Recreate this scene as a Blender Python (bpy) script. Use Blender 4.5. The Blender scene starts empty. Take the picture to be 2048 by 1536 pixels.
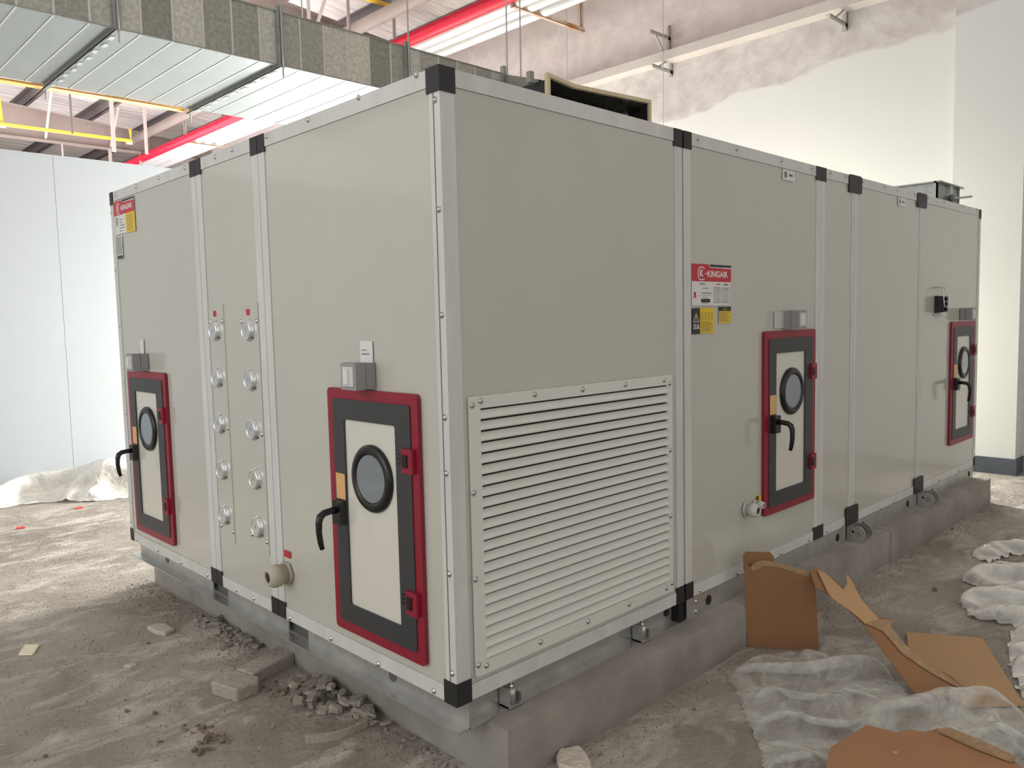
import bpy, bmesh, math, random
from mathutils import Matrix, Vector, noise
random.seed(7)
sc = bpy.context.scene
PI = math.pi
# ---------------------------------------------------------------- camera
FPX, YAW, PIT, ROL = 1581.5, 0.798896, -0.0809485, -0.0226074
CAM = Vector((-1.64069, -1.98456, 1.294976))
fw = Vector((math.cos(YAW)*math.cos(PIT), math.sin(YAW)*math.cos(PIT), math.sin(PIT)))
r0 = fw.cross(Vector((0, 0, 1))).normalized(); u0 = r0.cross(fw)
rt = r0*math.cos(ROL)+u0*math.sin(ROL); up = -r0*math.sin(ROL)+u0*math.cos(ROL)
cd = bpy.data.cameras.new('camera'); cam = bpy.data.objects.new('camera', cd)
sc.collection.objects.link(cam); sc.camera = cam
cd.sensor_width = 36; cd.lens = FPX*36/2048; cd.clip_start = .02; cd.clip_end = 200
m = Matrix.Identity(4)
for i in range(3): m[i][0], m[i][1], m[i][2], m[i][3] = rt[i], up[i], -fw[i], CAM[i]
cam.matrix_world = m
# ---------------------------------------------------------------- light
sc.view_settings.view_transform = 'Standard'; sc.view_settings.look = 'None'
sc.view_settings.gamma = 1; sc.view_settings.use_curve_mapping = False
sc.view_settings.exposure = 0.0
w = bpy.data.worlds.new('daylight'); sc.world = w; w.use_nodes = True
bg = w.node_tree.nodes['Background']; bg.inputs[0].default_value = (1, .985, .96, 1); bg.inputs[1].default_value = .80
def area(name, loc, to, sx, sy, power, col=(1, 1, 1), spread=180):
    l = bpy.data.lights.new(name, 'AREA'); l.shape = 'RECTANGLE'; l.size = sx; l.size_y = sy
    l.energy = power; l.color = col; l.spread = math.radians(spread)
    o = bpy.data.objects.new(name, l); sc.collection.objects.link(o); o.location = loc
    o.rotation_euler = (Vector(to)-Vector(loc)).to_track_quat('-Z', 'Y').to_euler()
    return o
area('doorway_daylight', (7.0, 4.4, 1.15), (-1.5, 4.2, -2.2), 1.7, 1.7, 1650, (1, .995, .98))
area('rear_wall_fill', (4.6, 6.9, .95), (6.2, 0, 1.9), 3.6, 1.9, 85, (.98, .99, 1))  # added fill lamp that brightens the ledge wall and column
area('hall_uplight_fill', (1.5, 13, 3.4), (2.2, 13.5, 8), 10, 11, 1400, (1, .95, .94))  # added lamp behind the partition, shining up to brighten the foil roof
area('near_uplight_fill', (5.2, 5.0, 2.25), (6.0, 5.0, 8), 2.6, 3.0, 12, (1, .95, .94))  # second added uplight, hidden behind the unit
area('front_fill', (-7.5, 1.5, 3.2), (0, 1.5, .9), 6, 3.5, 150, (.97, .985, 1))  # added soft fill lamp for the faces of the unit

# ---------------------------------------------------------------- helpers
COL = sc.collection
def s2l(c):
    c = c/255
    return c/12.92 if c <= .04045 else ((c+.055)/1.055)**2.4
def rgb(r, g, b): return (s2l(r), s2l(g), s2l(b), 1)
def hit(px, py, ax, v):
    d = fw+rt*((px-1024)/FPX)-up*((py-768)/FPX)
    return CAM+d*((v-CAM[ax])/d[ax])
def hitp(px, py, P0, n):
    d = fw+rt*((px-1024)/FPX)-up*((py-768)/FPX)
    return CAM+d*((Vector(P0)-CAM).dot(n)/d.dot(n))
MATS = {}
def mat(name, col, rough=.5, metal=0., var=0., vscale=4., bump=0., bscale=20., col2=None, stretch=(1, 1, 1), rand=0., coat=0., spec=.5, emit=None, alpha=None):
    m = bpy.data.materials.new(name); m.use_nodes = True; MATS[name] = m
    nt = m.node_tree; N = nt.nodes; L = nt.links; b = N['Principled BSDF']
    b.inputs['Base Color'].default_value = col; b.inputs['Roughness'].default_value = rough
    b.inputs['Metallic'].default_value = metal; b.inputs['Specular IOR Level'].default_value = spec
    b.inputs['Coat Weight'].default_value = coat; b.inputs['Coat Roughness'].default_value = .08
    tc = N.new('ShaderNodeTexCoord'); mp = N.new('ShaderNodeMapping'); L.new(tc.outputs['Object'], mp.inputs[0])
    mp.inputs['Scale'].default_value = stretch
    out = None
    if var > 0:
        n = N.new('ShaderNodeTexNoise'); n.inputs['Scale'].default_value = vscale; n.inputs['Detail'].default_value = 6; n.inputs['Roughness'].default_value = .62
        L.new(mp.outputs[0], n.inputs['Vector'])
        rp = N.new('ShaderNodeValToRGB'); rp.color_ramp.elements[0].position = .32; rp.color_ramp.elements[1].position = .68
        c2 = col2 or tuple([c*(1-var) for c in col[:3]]+[1])
        rp.color_ramp.elements[0].color = c2; rp.color_ramp.elements[1].color = col
        L.new(n.outputs[0], rp.inputs[0]); out = rp.outputs[0]
    if rand > 0:
        oi = N.new('ShaderNodeObjectInfo'); mr = N.new('ShaderNodeMapRange')
        mr.inputs['To Min'].default_value = 1-rand; mr.inputs['To Max'].default_value = 1+rand*.4
        L.new(oi.outputs['Random'], mr.inputs['Value'])
        mx = N.new('ShaderNodeMix'); mx.data_type = 'RGBA'; mx.blend_type = 'MULTIPLY'; mx.inputs[0].default_value = 1
        if out: L.new(out, mx.inputs[6])
        else: mx.inputs[6].default_value = col
        L.new(mr.outputs[0], mx.inputs[7]); out = mx.outputs[2]
    if out: L.new(out, b.inputs['Base Color'])
    if bump > 0:
        n2 = N.new('ShaderNodeTexNoise'); n2.inputs['Scale'].default_value = bscale; n2.inputs['Detail'].default_value = 5
        L.new(mp.outputs[0], n2.inputs['Vector'])
        bp = N.new('ShaderNodeBump'); bp.inputs['Strength'].default_value = bump; bp.inputs['Distance'].default_value = .02
        L.new(n2.outputs[0], bp.inputs['Height']); L.new(bp.outputs[0], b.inputs['Normal'])
    if emit:
        b.inputs['Emission Color'].default_value = col; b.inputs['Emission Strength'].default_value = emit
    return m

M_panel = mat('unit_panel_paint', rgb(200, 199, 188), .14, var=.05, vscale=1.2, bump=.01, bscale=2.2, coat=.5)
M_frame = mat('unit_frame_aluminium', rgb(222, 222, 219), .4, metal=.0, var=.16, vscale=7, col2=rgb(204, 203, 198), bump=.03, bscale=60, stretch=(1, 1, .25))
M_cap = mat('black_plastic_cap', rgb(38, 38, 38), .45, bump=.02)
M_red = mat('red_plastic_frame', rgb(144, 22, 46), .38, bump=.02, bscale=80)
M_char = mat('charcoal_plastic', rgb(58, 59, 60), .42, bump=.02, bscale=120)
M_black = mat('black_plastic', rgb(20, 20, 21), .3)
M_door = mat('door_panel_white', rgb(222, 220, 208), .2, coat=.3, var=.03, vscale=2)
M_glass = mat('porthole_glass', rgb(120, 130, 138), .06, coat=1, spec=.8)
M_grey = mat('grey_switch_plastic', rgb(150, 151, 150), .5)
M_lgrey = mat('pale_switch_plastic', rgb(208, 208, 204), .4)
M_louv = mat('louver_white_metal', rgb(226, 225, 217), .38, var=.03)
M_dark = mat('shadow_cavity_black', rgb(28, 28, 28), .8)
M_zinc = mat('galvanised_rail', rgb(206, 206, 202), .3, metal=.7, var=.2, vscale=9, col2=rgb(180, 180, 176), bump=.03, bscale=30)
M_zincd = mat('dull_galvanised_rail', rgb(120, 122, 118), .5, metal=.6, var=.2)
M_chrome = mat('chrome', rgb(230, 232, 234), .1, metal=1)
M_dial = mat('gauge_dial', rgb(136, 141, 142), .25, coat=.3)
M_bolt = mat('zinc_screw', rgb(200, 200, 196), .25, metal=.9)
M_gland = mat('beige_gland_plastic', rgb(186, 178, 160), .5)
M_glandw = mat('white_gland_plastic', rgb(205, 203, 196), .45)
M_plinth = mat('plinth_concrete', rgb(163, 158, 150), .9, var=.3, vscale=3.2, col2=rgb(136, 131, 123), bump=.35, bscale=9)
M_sred = mat('sticker_red', rgb(196, 30, 52), .35)
M_swhite = mat('sticker_white', rgb(226, 226, 222), .4)
M_sblue = mat('sticker_navy', rgb(28, 34, 62), .4)
M_syel = mat('sticker_yellow', rgb(232, 196, 32), .4)
M_sblk = mat('sticker_black', rgb(36, 36, 34), .4)
M_sgrey = mat('sticker_print_grey', rgb(110, 110, 108), .5)
M_ora = mat('sticker_orange', rgb(226, 176, 118), .5)
M_galv = mat('spangled_galvanised_sheet', rgb(214, 213, 200), .42, metal=.3, var=.28, vscale=38, col2=rgb(172, 171, 162), rand=.45, bump=.05, bscale=3)
M_galvb = mat('bright_galvanised_sheet', rgb(168, 172, 170), .24, metal=.7, var=.06, vscale=5, bump=.06, bscale=2.2)
M_seam = mat('duct_seam_metal', rgb(212, 214, 206), .35, metal=.6)
M_flange = mat('duct_flange_metal', rgb(170, 174, 168), .35, metal=.6, var=.3, vscale=20)
M_lining = mat('black_rubber_lining', rgb(34, 36, 36), .42, bump=.7, bscale=7, stretch=(1, 2.5, 1))
M_cream = mat('cream_insulation_edge', rgb(206, 192, 160), .7)
M_steel = mat('painted_steel_beam', rgb(150, 136, 130), .6, var=.14, vscale=2.5)
M_purl = mat('galvanised_purlin', rgb(112, 105, 105), .5, metal=.1, var=.12, vscale=3)
M_foil = mat('foil_roof_insulation', rgb(248, 240, 237), .5, var=.22, vscale=2.2, bump=1.0, bscale=2.6, stretch=(.55, 3.2, 1))  # stretched tone variation paints in the shading of foil wrinkles
M_foil.node_tree.nodes['Bump'].inputs['Distance'].default_value = .12
M_redp = mat('red_fire_pipe', rgb(214, 34, 62), .35)
M_whp = mat('white_clad_pipe', rgb(236, 236, 238), .25, metal=.35)
M_yel = mat('yellow_conduit', rgb(236, 196, 60), .4)
M_oran = mat('orange_pipe', rgb(236, 176, 84), .4)
M_rust = mat('rusty_angle_iron', rgb(206, 196, 182), .6, var=.5, vscale=3, col2=rgb(160, 104, 50))
M_wht = mat('white_hanger_paint', rgb(178, 168, 163), .5)
M_brk = mat('wall_bracket_steel', rgb(176, 174, 170), .5, metal=.3)
M_part = mat('white_sandwich_panel', rgb(160, 165, 168), .4, var=.02, vscale=1)
M_base = mat('dark_painted_skirting', rgb(78, 84, 94), .6, var=.3, vscale=6)
M_card = mat('brown_cardboard', rgb(150, 110, 76), .85, var=.12, vscale=3, bump=.15, bscale=90, stretch=(1, 1, .1))
M_card2 = mat('tan_cardboard', rgb(188, 152, 112), .85, var=.08, vscale=3)
M_cardedge = mat('corrugated_cardboard_edge', rgb(176, 146, 112), .9, var=.3, vscale=40)
M_brick = mat('dusty_block', rgb(176, 168, 157), .95, var=.18, vscale=12, bump=.5, bscale=35)
M_chip = mat('mortar_rubble', rgb(178, 170, 157), .95, var=.2, vscale=20, rand=.35, bump=.4, bscale=60)
M_chipr = mat('brown_rubble', rgb(146, 130, 116), .95, var=.2, vscale=20, rand=.3, bump=.4, bscale=60)
M_tile = mat('pale_tile_shard', rgb(186, 184, 172), .8, var=.12, vscale=14, bump=.2, bscale=40)
M_rock = mat('white_plaster_lump', rgb(214, 206, 192), .9, var=.12, vscale=14, bump=.6, bscale=30)
M_pink = mat('red_wrapper', rgb(220, 90, 84), .6)

def node_floor():
    m = bpy.data.materials.new('dusty_concrete_floor'); m.use_nodes = True
    nt = m.node_tree; N = nt.nodes; L = nt.links; b = N['Principled BSDF']; b.inputs['Roughness'].default_value = .92
    b.inputs['Specular IOR Level'].default_value = .25
    tc = N.new('ShaderNodeTexCoord')
    def nz(scale, det, st=(1, 1, 1), dist=0, rot=0):
        mp = N.new('ShaderNodeMapping'); mp.inputs['Scale'].default_value = st; mp.inputs['Rotation'].default_value = (0, 0, rot)
        L.new(tc.outputs['Object'], mp.inputs[0])
        n = N.new('ShaderNodeTexNoise'); n.inputs['Scale'].default_value = scale; n.inputs['Detail'].default_value = det
        n.inputs['Roughness'].default_value = .65; n.inputs['Distortion'].default_value = dist
        L.new(mp.outputs[0], n.inputs['Vector']); return n.outputs[0]
    def ramp(s, p0, c0, p1, c1):
        r = N.new('ShaderNodeValToRGB'); e = r.color_ramp.elements
        e[0].position = p0; e[0].color = c0; e[1].position = p1; e[1].color = c1; L.new(s, r.inputs[0]); return r.outputs[0]
    def mix(f, a, c, blend='MIX'):
        x = N.new('ShaderNodeMix'); x.data_type = 'RGBA'; x.blend_type = blend
        if isinstance(f, float): x.inputs[0].default_value = f
        else: L.new(f, x.inputs[0])
        L.new(a, x.inputs[6])
        if isinstance(c, tuple): x.inputs[7].default_value = c
        else: L.new(c, x.inputs[7])
        return x.outputs[2]
    big = ramp(nz(1.1, 5, dist=.6), .35, rgb(144, 137, 126), .66, rgb(176, 169, 158))
    st = ramp(nz(2.4, 9, (1, 2.0, 1), .7, .9), .5, (0, 0, 0, 1), .68, (1, 1, 1, 1))
    c = mix(st, big, rgb(204, 199, 190))
    sp = ramp(nz(48, 4), .6, (0, 0, 0, 1), .75, (1, 1, 1, 1))
    c = mix(sp, c, rgb(112, 102, 92))
    sp2 = ramp(nz(26, 5, dist=.5), .62, (0, 0, 0, 1), .78, (1, 1, 1, 1))
    c = mix(sp2, c, rgb(198, 196, 190))
    L.new(c, b.inputs['Base Color'])
    h1 = nz(7, 10, (1, 1.4, 1), .4, .9); h2 = nz(60, 4)
    ad = N.new('ShaderNodeMath'); ad.operation = 'MULTIPLY_ADD'; L.new(h2, ad.inputs[0]); ad.inputs[1].default_value = .25; L.new(h1, ad.inputs[2])
    bp = N.new('ShaderNodeBump'); bp.inputs['Strength'].default_value = .75; bp.inputs['Distance'].default_value = .03
    L.new(ad.outputs[0], bp.inputs['Height']); L.new(bp.outputs[0], b.inputs['Normal'])
    return m
M_floor = node_floor()

def node_wall():
    m = bpy.data.materials.new('half_painted_plaster_wall'); m.use_nodes = True
    nt = m.node_tree; N = nt.nodes; L = nt.links; b = N['Principled BSDF']; b.inputs['Roughness'].default_value = .75
    tc = N.new('ShaderNodeTexCoord'); sx = N.new('ShaderNodeSeparateXYZ'); L.new(tc.outputs['Object'], sx.inputs[0])
    n = N.new('ShaderNodeTexNoise'); n.inputs['Scale'].default_value = 1.3; n.inputs['Detail'].default_value = 7; L.new(tc.outputs['Object'], n.inputs['Vector'])
    n2 = N.new('ShaderNodeTexNoise'); n2.inputs['Scale'].default_value = 5; n2.inputs['Detail'].default_value = 8; n2.inputs['Distortion'].default_value = .25; L.new(tc.outputs['Object'], n2.inputs['Vector'])
    a = N.new('ShaderNodeMath'); a.operation = 'MULTIPLY_ADD'; L.new(n.outputs[0], a.inputs[0]); a.inputs[1].default_value = .3; L.new(sx.outputs[2], a.inputs[2])
    a2 = N.new('ShaderNodeMath'); a2.operation = 'MULTIPLY_ADD'; L.new(sx.outputs[1], a2.inputs[0]); a2.inputs[1].default_value = .085; L.new(a.outputs[0], a2.inputs[2])
    mr = N.new('ShaderNodeMapRange'); mr.inputs[1].default_value = 4.34; mr.inputs[2].default_value = 4.38; L.new(a2.outputs[0], mr.inputs[0])
    rp = N.new('ShaderNodeValToRGB'); e = rp.color_ramp.elements; e[0].position = .3; e[0].color = rgb(178, 172, 170); e[1].position = .7; e[1].color = rgb(204, 200, 198)
    L.new(n2.outputs[0], rp.inputs[0])
    # above the ledge the plaster is a warmer, pinker grey
    mr2 = N.new('ShaderNodeMapRange'); mr2.inputs[1].default_value = 4.6; mr2.inputs[2].default_value = 4.75; L.new(sx.outputs[2], mr2.inputs[0])
    rp2 = N.new('ShaderNodeValToRGB'); e = rp2.color_ramp.elements; e[0].position = .3; e[0].color = rgb(198, 186, 183); e[1].position = .7; e[1].color = rgb(214, 203, 200)
    L.new(n2.outputs[0], rp2.inputs[0])
    x = N.new('ShaderNodeMix'); x.data_type = 'RGBA'; L.new(mr2.outputs[0], x.inputs[0]); L.new(rp.outputs[0], x.inputs[6]); L.new(rp2.outputs[0], x.inputs[7])
    y = N.new('ShaderNodeMix'); y.data_type = 'RGBA'; L.new(mr.outputs[0], y.inputs[0]); y.inputs[6].default_value = rgb(210, 211, 209); L.new(x.outputs[2], y.inputs[7])
    L.new(y.outputs[2], b.inputs['Base Color'])
    bp = N.new('ShaderNodeBump'); bp.inputs['Distance'].default_value = .03
    mm = N.new('ShaderNodeMath'); mm.operation = 'MULTIPLY_ADD'; L.new(mr.outputs[0], mm.inputs[0]); mm.inputs[1].default_value = .45; mm.inputs[2].default_value = .06
    L.new(mm.outputs[0], bp.inputs['Strength']); L.new(n2.outputs[0], bp.inputs['Height']); L.new(bp.outputs[0], b.inputs['Normal'])
    return m
M_wall = node_wall()

def node_film(name, tint, cover):
    m = bpy.data.materials.new(name); m.use_nodes = True
    nt = m.node_tree; N = nt.nodes; L = nt.links; b = N['Principled BSDF']
    b.inputs['Base Color'].default_value = tint; b.inputs['Roughness'].default_value = .2; b.inputs['Coat Weight'].default_value = .8; b.inputs['Coat Roughness'].default_value = .12
    tc = N.new('ShaderNodeTexCoord'); n = N.new('ShaderNodeTexNoise'); n.inputs['Scale'].default_value = 6; n.inputs['Detail'].default_value = 5; n.inputs['Distortion'].default_value = 2.2
    L.new(tc.outputs['Object'], n.inputs['Vector'])
    lw = N.new('ShaderNodeLayerWeight'); lw.inputs[0].default_value = .35
    mr = N.new('ShaderNodeMapRange'); mr.inputs[1].default_value = .3; mr.inputs[2].default_value = .7; mr.inputs[3].default_value = cover-.2; mr.inputs[4].default_value = cover+.15
    L.new(n.outputs[0], mr.inputs[0])
    a = N.new('ShaderNodeMath'); a.operation = 'MULTIPLY_ADD'; L.new(lw.outputs['Facing'], a.inputs[0]); a.inputs[1].default_value = .95; L.new(mr.outputs[0], a.inputs[2]); a.use_clamp = True
    tr = N.new('ShaderNodeBsdfTransparent'); ms = N.new('ShaderNodeMixShader')
    L.new(a.outputs[0], ms.inputs[0]); L.new(tr.outputs[0], ms.inputs[1]); L.new(b.outputs[0], ms.inputs[2])
    bp = N.new('ShaderNodeBump'); bp.inputs['Strength'].default_value = .6; bp.inputs['Distance'].default_value = .03; n3 = N.new('ShaderNodeTexNoise'); n3.inputs['Scale'].default_value = 9; n3.inputs['Detail'].default_value = 3; n3.inputs['Distortion'].default_value = 2.5
    L.new(tc.outputs['Object'], n3.inputs['Vector']); L.new(n3.outputs[0], bp.inputs['Height']); L.new(bp.outputs[0], b.inputs['Normal'])
    L.new(ms.outputs[0], N['Material Output'].inputs[0])
    return m
M_film = node_film('clear_plastic_film', rgb(222, 222, 214), .2)
M_film2 = node_film('milky_plastic_film', rgb(232, 230, 222), .66)

class MB:
    def __init__(s): s.bm = bmesh.new(); s.mi = 0
    def _tag(s, fs):
        for f in fs: f.material_index = s.mi
    def box(s, a, b):
        a, b = [min(p, q) for p, q in zip(a, b)], [max(p, q) for p, q in zip(a, b)]
        v = [s.bm.verts.new((x, y, z)) for x in (a[0], b[0]) for y in (a[1], b[1]) for z in (a[2], b[2])]
        q = [(0, 1, 3, 2), (4, 6, 7, 5), (0, 4, 5, 1), (2, 3, 7, 6), (0, 2, 6, 4), (1, 5, 7, 3)]
        s._tag([s.bm.faces.new([v[i] for i in f]) for f in q]); return s
    def prism(s, pts, d):        # pts: list of 3D points (planar), extruded by vector d
        d = Vector(d); a = [s.bm.verts.new(p) for p in pts]; b = [s.bm.verts.new(Vector(p)+d) for p in pts]
        n = len(a); fs = [s.bm.faces.new(a[::-1]), s.bm.faces.new(b)]
        for i in range(n): fs.append(s.bm.faces.new((a[i], a[(i+1) % n], b[(i+1) % n], b[i])))
        s._tag(fs); return s
    def tube(s, pts, r, n=10, cap=True):
        pts = [Vector(p) for p in pts]; rings = []
        rr = r if isinstance(r, (list, tuple)) else [r]*len(pts)
        t = (pts[1]-pts[0]).normalized(); ref = Vector((0, 0, 1)) if abs(t.z) < .9 else Vector((1, 0, 0))
        u = t.cross(ref).normalized()
        for i, p in enumerate(pts):
            t = (pts[min(i+1, len(pts)-1)]-pts[max(i-1, 0)]).normalized()
            u = (u-t*u.dot(t)).normalized(); v = u.cross(t)
            rings.append([s.bm.verts.new(p+(u*math.cos(2*PI*k/n)+v*math.sin(2*PI*k/n))*rr[i]) for k in range(n)])
        fs = []
        for a, b in zip(rings, rings[1:]):
            for k in range(n):
                f = s.bm.faces.new((a[k], a[(k+1) % n], b[(k+1) % n], b[k])); f.smooth = n > 6; fs.append(f)
        if cap: fs += [s.bm.faces.new(rings[0][::-1]), s.bm.faces.new(rings[-1])]
        s._tag(fs); return s
    def lathe(s, prof, c, ax='y', n=32):   # prof: (radius, height along axis) list; closed manually
        rings = []
        for r, h in prof:
            ring = []
            for k in range(n):
                a = 2*PI*k/n; p = (r*math.cos(a), h, r*math.sin(a)) if ax == 'y' else (r*math.cos(a), r*math.sin(a), h) if ax == 'z' else (h, r*math.cos(a), r*math.sin(a))
                ring.append(s.bm.verts.new(Vector(c)+Vector(p)))
            rings.append(ring)
        fs = []
        for a, b in zip(rings, rings[1:]):
            for k in range(n):
                f = s.bm.faces.new((a[k], a[(k+1) % n], b[(k+1) % n], b[k])); f.smooth = True; fs.append(f)
        fs.append(s.bm.faces.new(rings[0][::-1])); fs.append(s.bm.faces.new(rings[-1]))
        s._tag(fs); return s
    def rring(s, o, i, y0, y1, ro=.02, ri=.012, seg=5):   # rounded rectangular ring in local XZ, between y0 (front) and y1
        def rr(x0, z0, x1, z1, r):
            p = []
            for cx, cz, a0 in ((x1-r, z1-r, 0), (x0+r, z1-r, 90), (x0+r, z0+r, 180), (x1-r, z0+r, 270)):
                for k in range(seg+1):
                    a = math.radians(a0+90*k/seg); p.append((cx+r*math.cos(a), cz+r*math.sin(a)))
            return p
        O = rr(*o, ro); fs = []
        if i:
            I = rr(*i, ri); n = len(O)
            V = [[s.bm.verts.new((x, y, z)) for x, z in P] for P in (O, I) for y in (y0, y1)]
            of, ob, nf, nb = V
            for k in range(n):
                j = (k+1) % n
                fs += [s.bm.faces.new((of[k], of[j], nf[j], nf[k])), s.bm.faces.new((ob[j], ob[k], nb[k], nb[j])),
                       s.bm.faces.new((of[j], of[k], ob[k], ob[j])), s.bm.faces.new((nf[k], nf[j], nb[j], nb[k]))]
            s._tag(fs)
        else: s.prism([(x, y0, z) for x, z in O], (0, y1-y0, 0))
        return s
    def make(s, name, mats, parent=None, M=None, bevel=0, seg=2, smooth=False):
        bm = s.bm
        if bevel: bmesh.ops.bevel(bm, geom=[e for e in bm.edges if e.is_manifold and e.calc_face_angle(0) > .6], offset=bevel, segments=seg, affect='EDGES', profile=.5, clamp_overlap=True)
        bmesh.ops.recalc_face_normals(bm, faces=bm.faces)
        me = bpy.data.meshes.new(name); 
        if smooth:
            for f in bm.faces: f.smooth = True
        bm.to_mesh(me); bm.free()
        for x in (mats if isinstance(mats, (list, tuple)) else [mats]): me.materials.append(x)
        return inst(name, me, parent, M)
W = {}
def inst(name, me, parent=None, M=None):
    o = bpy.data.objects.new(name, me); COL.objects.link(o); M = M or Matrix.Identity(4)
    if parent:
        o.parent = parent; o.matrix_basis = W[parent].inverted()@M
    else: o.matrix_basis = M
    W[o] = M.copy(); return o
def empty(name, loc, label=None, cat=None, group=None):
    o = inst(name, None, None, Matrix.Translation(loc)); o.empty_display_size = .1
    if label: tag(o, label, cat, group)
    return o
def tag(o, label=None, cat=None, group=None, kind=None):
    if label: o['label'] = label
    if cat: o['category'] = cat
    if group: o['group'] = group
    if kind: o['kind'] = kind
    return o
def rz(loc, a=0): return Matrix.Translation(loc)@Matrix.Rotation(a, 4, 'Z')
def FR(x, z, y=0.): return rz((x, y, z))                 # local frame on the right-hand face (y = 0), outward is local -Y
def FL(y, z, x=0.): return rz((x, y, z), -PI/2)          # local frame on the left-hand face (x = 0); local X runs towards -y
TXT = {}
def text(s, size, name, material, parent, M, bold=0., sx=1.):
    key = (s, size, bold)
    if key not in TXT:
        c = bpy.data.curves.new('lettering', 'FONT'); c.body = s; c.size = size; c.extrude = .0004; c.offset = bold; c.align_x = 'CENTER'; c.align_y = 'CENTER'
        o = bpy.data.objects.new('lettering', c); me = bpy.data.meshes.new_from_object(o); bpy.data.objects.remove(o)
        me.transform(Matrix.Rotation(PI/2, 4, 'X')); TXT[key] = me
    me = TXT[key].copy(); me.materials.clear(); me.materials.append(material)
    if sx != 1: me.transform(Matrix.Scale(sx, 4, (1, 0, 0)))
    return inst(name, me, parent, M)

# ================================================================ structure
FZ = -.31
def nz(x, y, z, s=1): return noise.noise(Vector((x*s, y*s, z*s)))
def floorh(x, y):
    if .1 < x < 5.75 and -.13 < y < 3.2: return 0
    return .006*nz(x, y, 0, 3)+.0035*nz(x, y, 5, 11)
bm = bmesh.new()
def grid(x0, x1, y0, y1, st):
    nx = int(round((x1-x0)/st)); ny = int(round((y1-y0)/st)); V = []
    for i in range(nx+1):
        for j in range(ny+1):
            x = x0+(x1-x0)*i/nx; y = y0+(y1-y0)*j/ny
            e = 0 if i in (0, nx) or j in (0, ny) else 1
            V.append(bm.verts.new((x, y, FZ+floorh(x, y)*e)))
    for i in range(nx):
        for j in range(ny):
            a = i*(ny+1)+j; f = bm.faces.new((V[a], V[a+ny+1], V[a+ny+2], V[a+1])); f.smooth = True
grid(-2.5, 5.0, -2.5, 7.0, .04)
for a in ((-9, -2.5, -9, 40), (5.0, 9, -9, 40), (-2.5, 5.0, -9, -2.5), (-2.5, 5.0, 7.0, 40)):
    v = [bm.verts.new((x, y, FZ)) for x, y in ((a[0], a[2]), (a[1], a[2]), (a[1], a[3]), (a[0], a[3]))]; bm.faces.new(v)
me = bpy.data.meshes.new('floor'); bm.to_mesh(me); bm.free(); me.materials.append(M_floor)
tag(inst('floor', me), kind='structure')

tag(MB().box((7.3, -9, FZ), (7.6, 40, 7.5)).make('wall_right', M_wall), kind='structure')
tag(MB().box((7.05, .035, FZ), (7.3, .64, 7.5)).make('trim_1', M_wall, bevel=.012), 'white plastered wall column', kind='structure')
tag(MB().box((7.035, .02, FZ), (7.05, .64, FZ+.16)).box((7.05, .02, FZ), (7.3, .035, FZ+.16)).make('baseboard_right', M_base), kind='structure')
tag(MB().box((7.1, -9, 4.566), (7.3, 40, 4.68)).make('trim_2', mat('ledge_concrete', rgb(196, 190, 184), .8, var=.12, vscale=3, bump=.2, bscale=8), bevel=.006), 'grey concrete ledge along the wall', kind='structure')
# partition of white sandwich panels, each panel a piece
pw = tag(MB().box((-7, 7.12, FZ), (7.3, 7.16, 3.03)).make('wall_back', M_part), kind='structure')
x = -7.286
while x < 7.2:
    MB().box((x+.0015, 7.07, FZ), (min(x+1.1485, 7.3), 7.12, 3.04)).make('panel', M_part, pw, bevel=.0015)
    x += 1.15
MB().box((-7, 7.06, 3.04), (7.3, 7.17, 3.06)).make('top_channel', M_part, pw)
# roof: foil insulation on purlins
def roofz(x): return 6.36-.085*(x-4)
mb = MB(); mb.prism([(-9, -9, roofz(-9)+.2), (7.6, -9, roofz(7.6)+.2), (7.6, 42, roofz(7.6)+.2), (-9, 42, roofz(-9)+.2)], (0, 0, .06))
tag(mb.make('ceiling', M_foil), kind='structure')
# purlins run along y
PG = 'roof purlins under the foil ceiling'
OD = ('tenth', 'ninth', 'eighth', 'seventh', 'sixth', 'fifth', 'fourth', 'third', 'second', 'first')
for pi, x in enumerate((-4.5, -3.2, -1.9, -.6, .7, 2.0, 3.35, 4.7, 6.05, 7.1)):
    z = roofz(x)+.2; mb = MB()
    for y0, y1 in ((2, 20), (20, 41)):
        mb.box((x, y0, z-.24), (x+.012, y1, z)).box((x, y0, z-.24), (x+.085, y1, z-.228)).box((x-.08, y0, z-.012), (x, y1, z)).box((x+.073, y0, z-.24), (x+.085, y1, z-.2))
    tag(mb.make('roof_purlin', M_purl), OD[pi]+' steel purlin under the foil roof, counted from the wall with the ledge', 'purlin', PG)
# tapered rafters along x
def rafter(y, label):
    t = empty('steel_rafter', (4, y, 5.5), label, 'beam')
    zb = 5.49; xs = (-7, 7.29)
    top = lambda x: 6.40-.085*x
    MB().prism([(xs[0], y-.006, zb), (xs[1], y-.006, zb), (xs[1], y-.006, top(xs[1])), (xs[0], y-.006, top(xs[0]))], (0, .012, 0)).make('web', M_steel, t)
    MB().box((xs[0], y-.12, zb-.02), (xs[1], y+.12, zb)).make('flange', M_steel, t)
    MB().prism([(xs[0], y-.12, top(xs[0])), (xs[1], y-.12, top(xs[1])), (xs[1], y+.12, top(xs[1])), (xs[0], y+.12, top(xs[0]))], (0, 0, .02)).make('flange', M_steel, t)
    for x in (5.75, 6.6):
        for s in (-1, 1): MB().box((x, y+s*.006, zb), (x+.014, y+s*.11, top(x))).make('stiffener', M_steel, t)
    for x in (.85, 2.2, 3.5, 4.85):     # fly braces
        MB().prism([(x, y-.1, zb+.02), (x+.05, y-.1, zb+.02), (x+.05, y-.75, roofz(x)), (x, y-.75, roofz(x))], (0, .01, .01)).make('fly_brace', M_wht, t)
    return t
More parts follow.
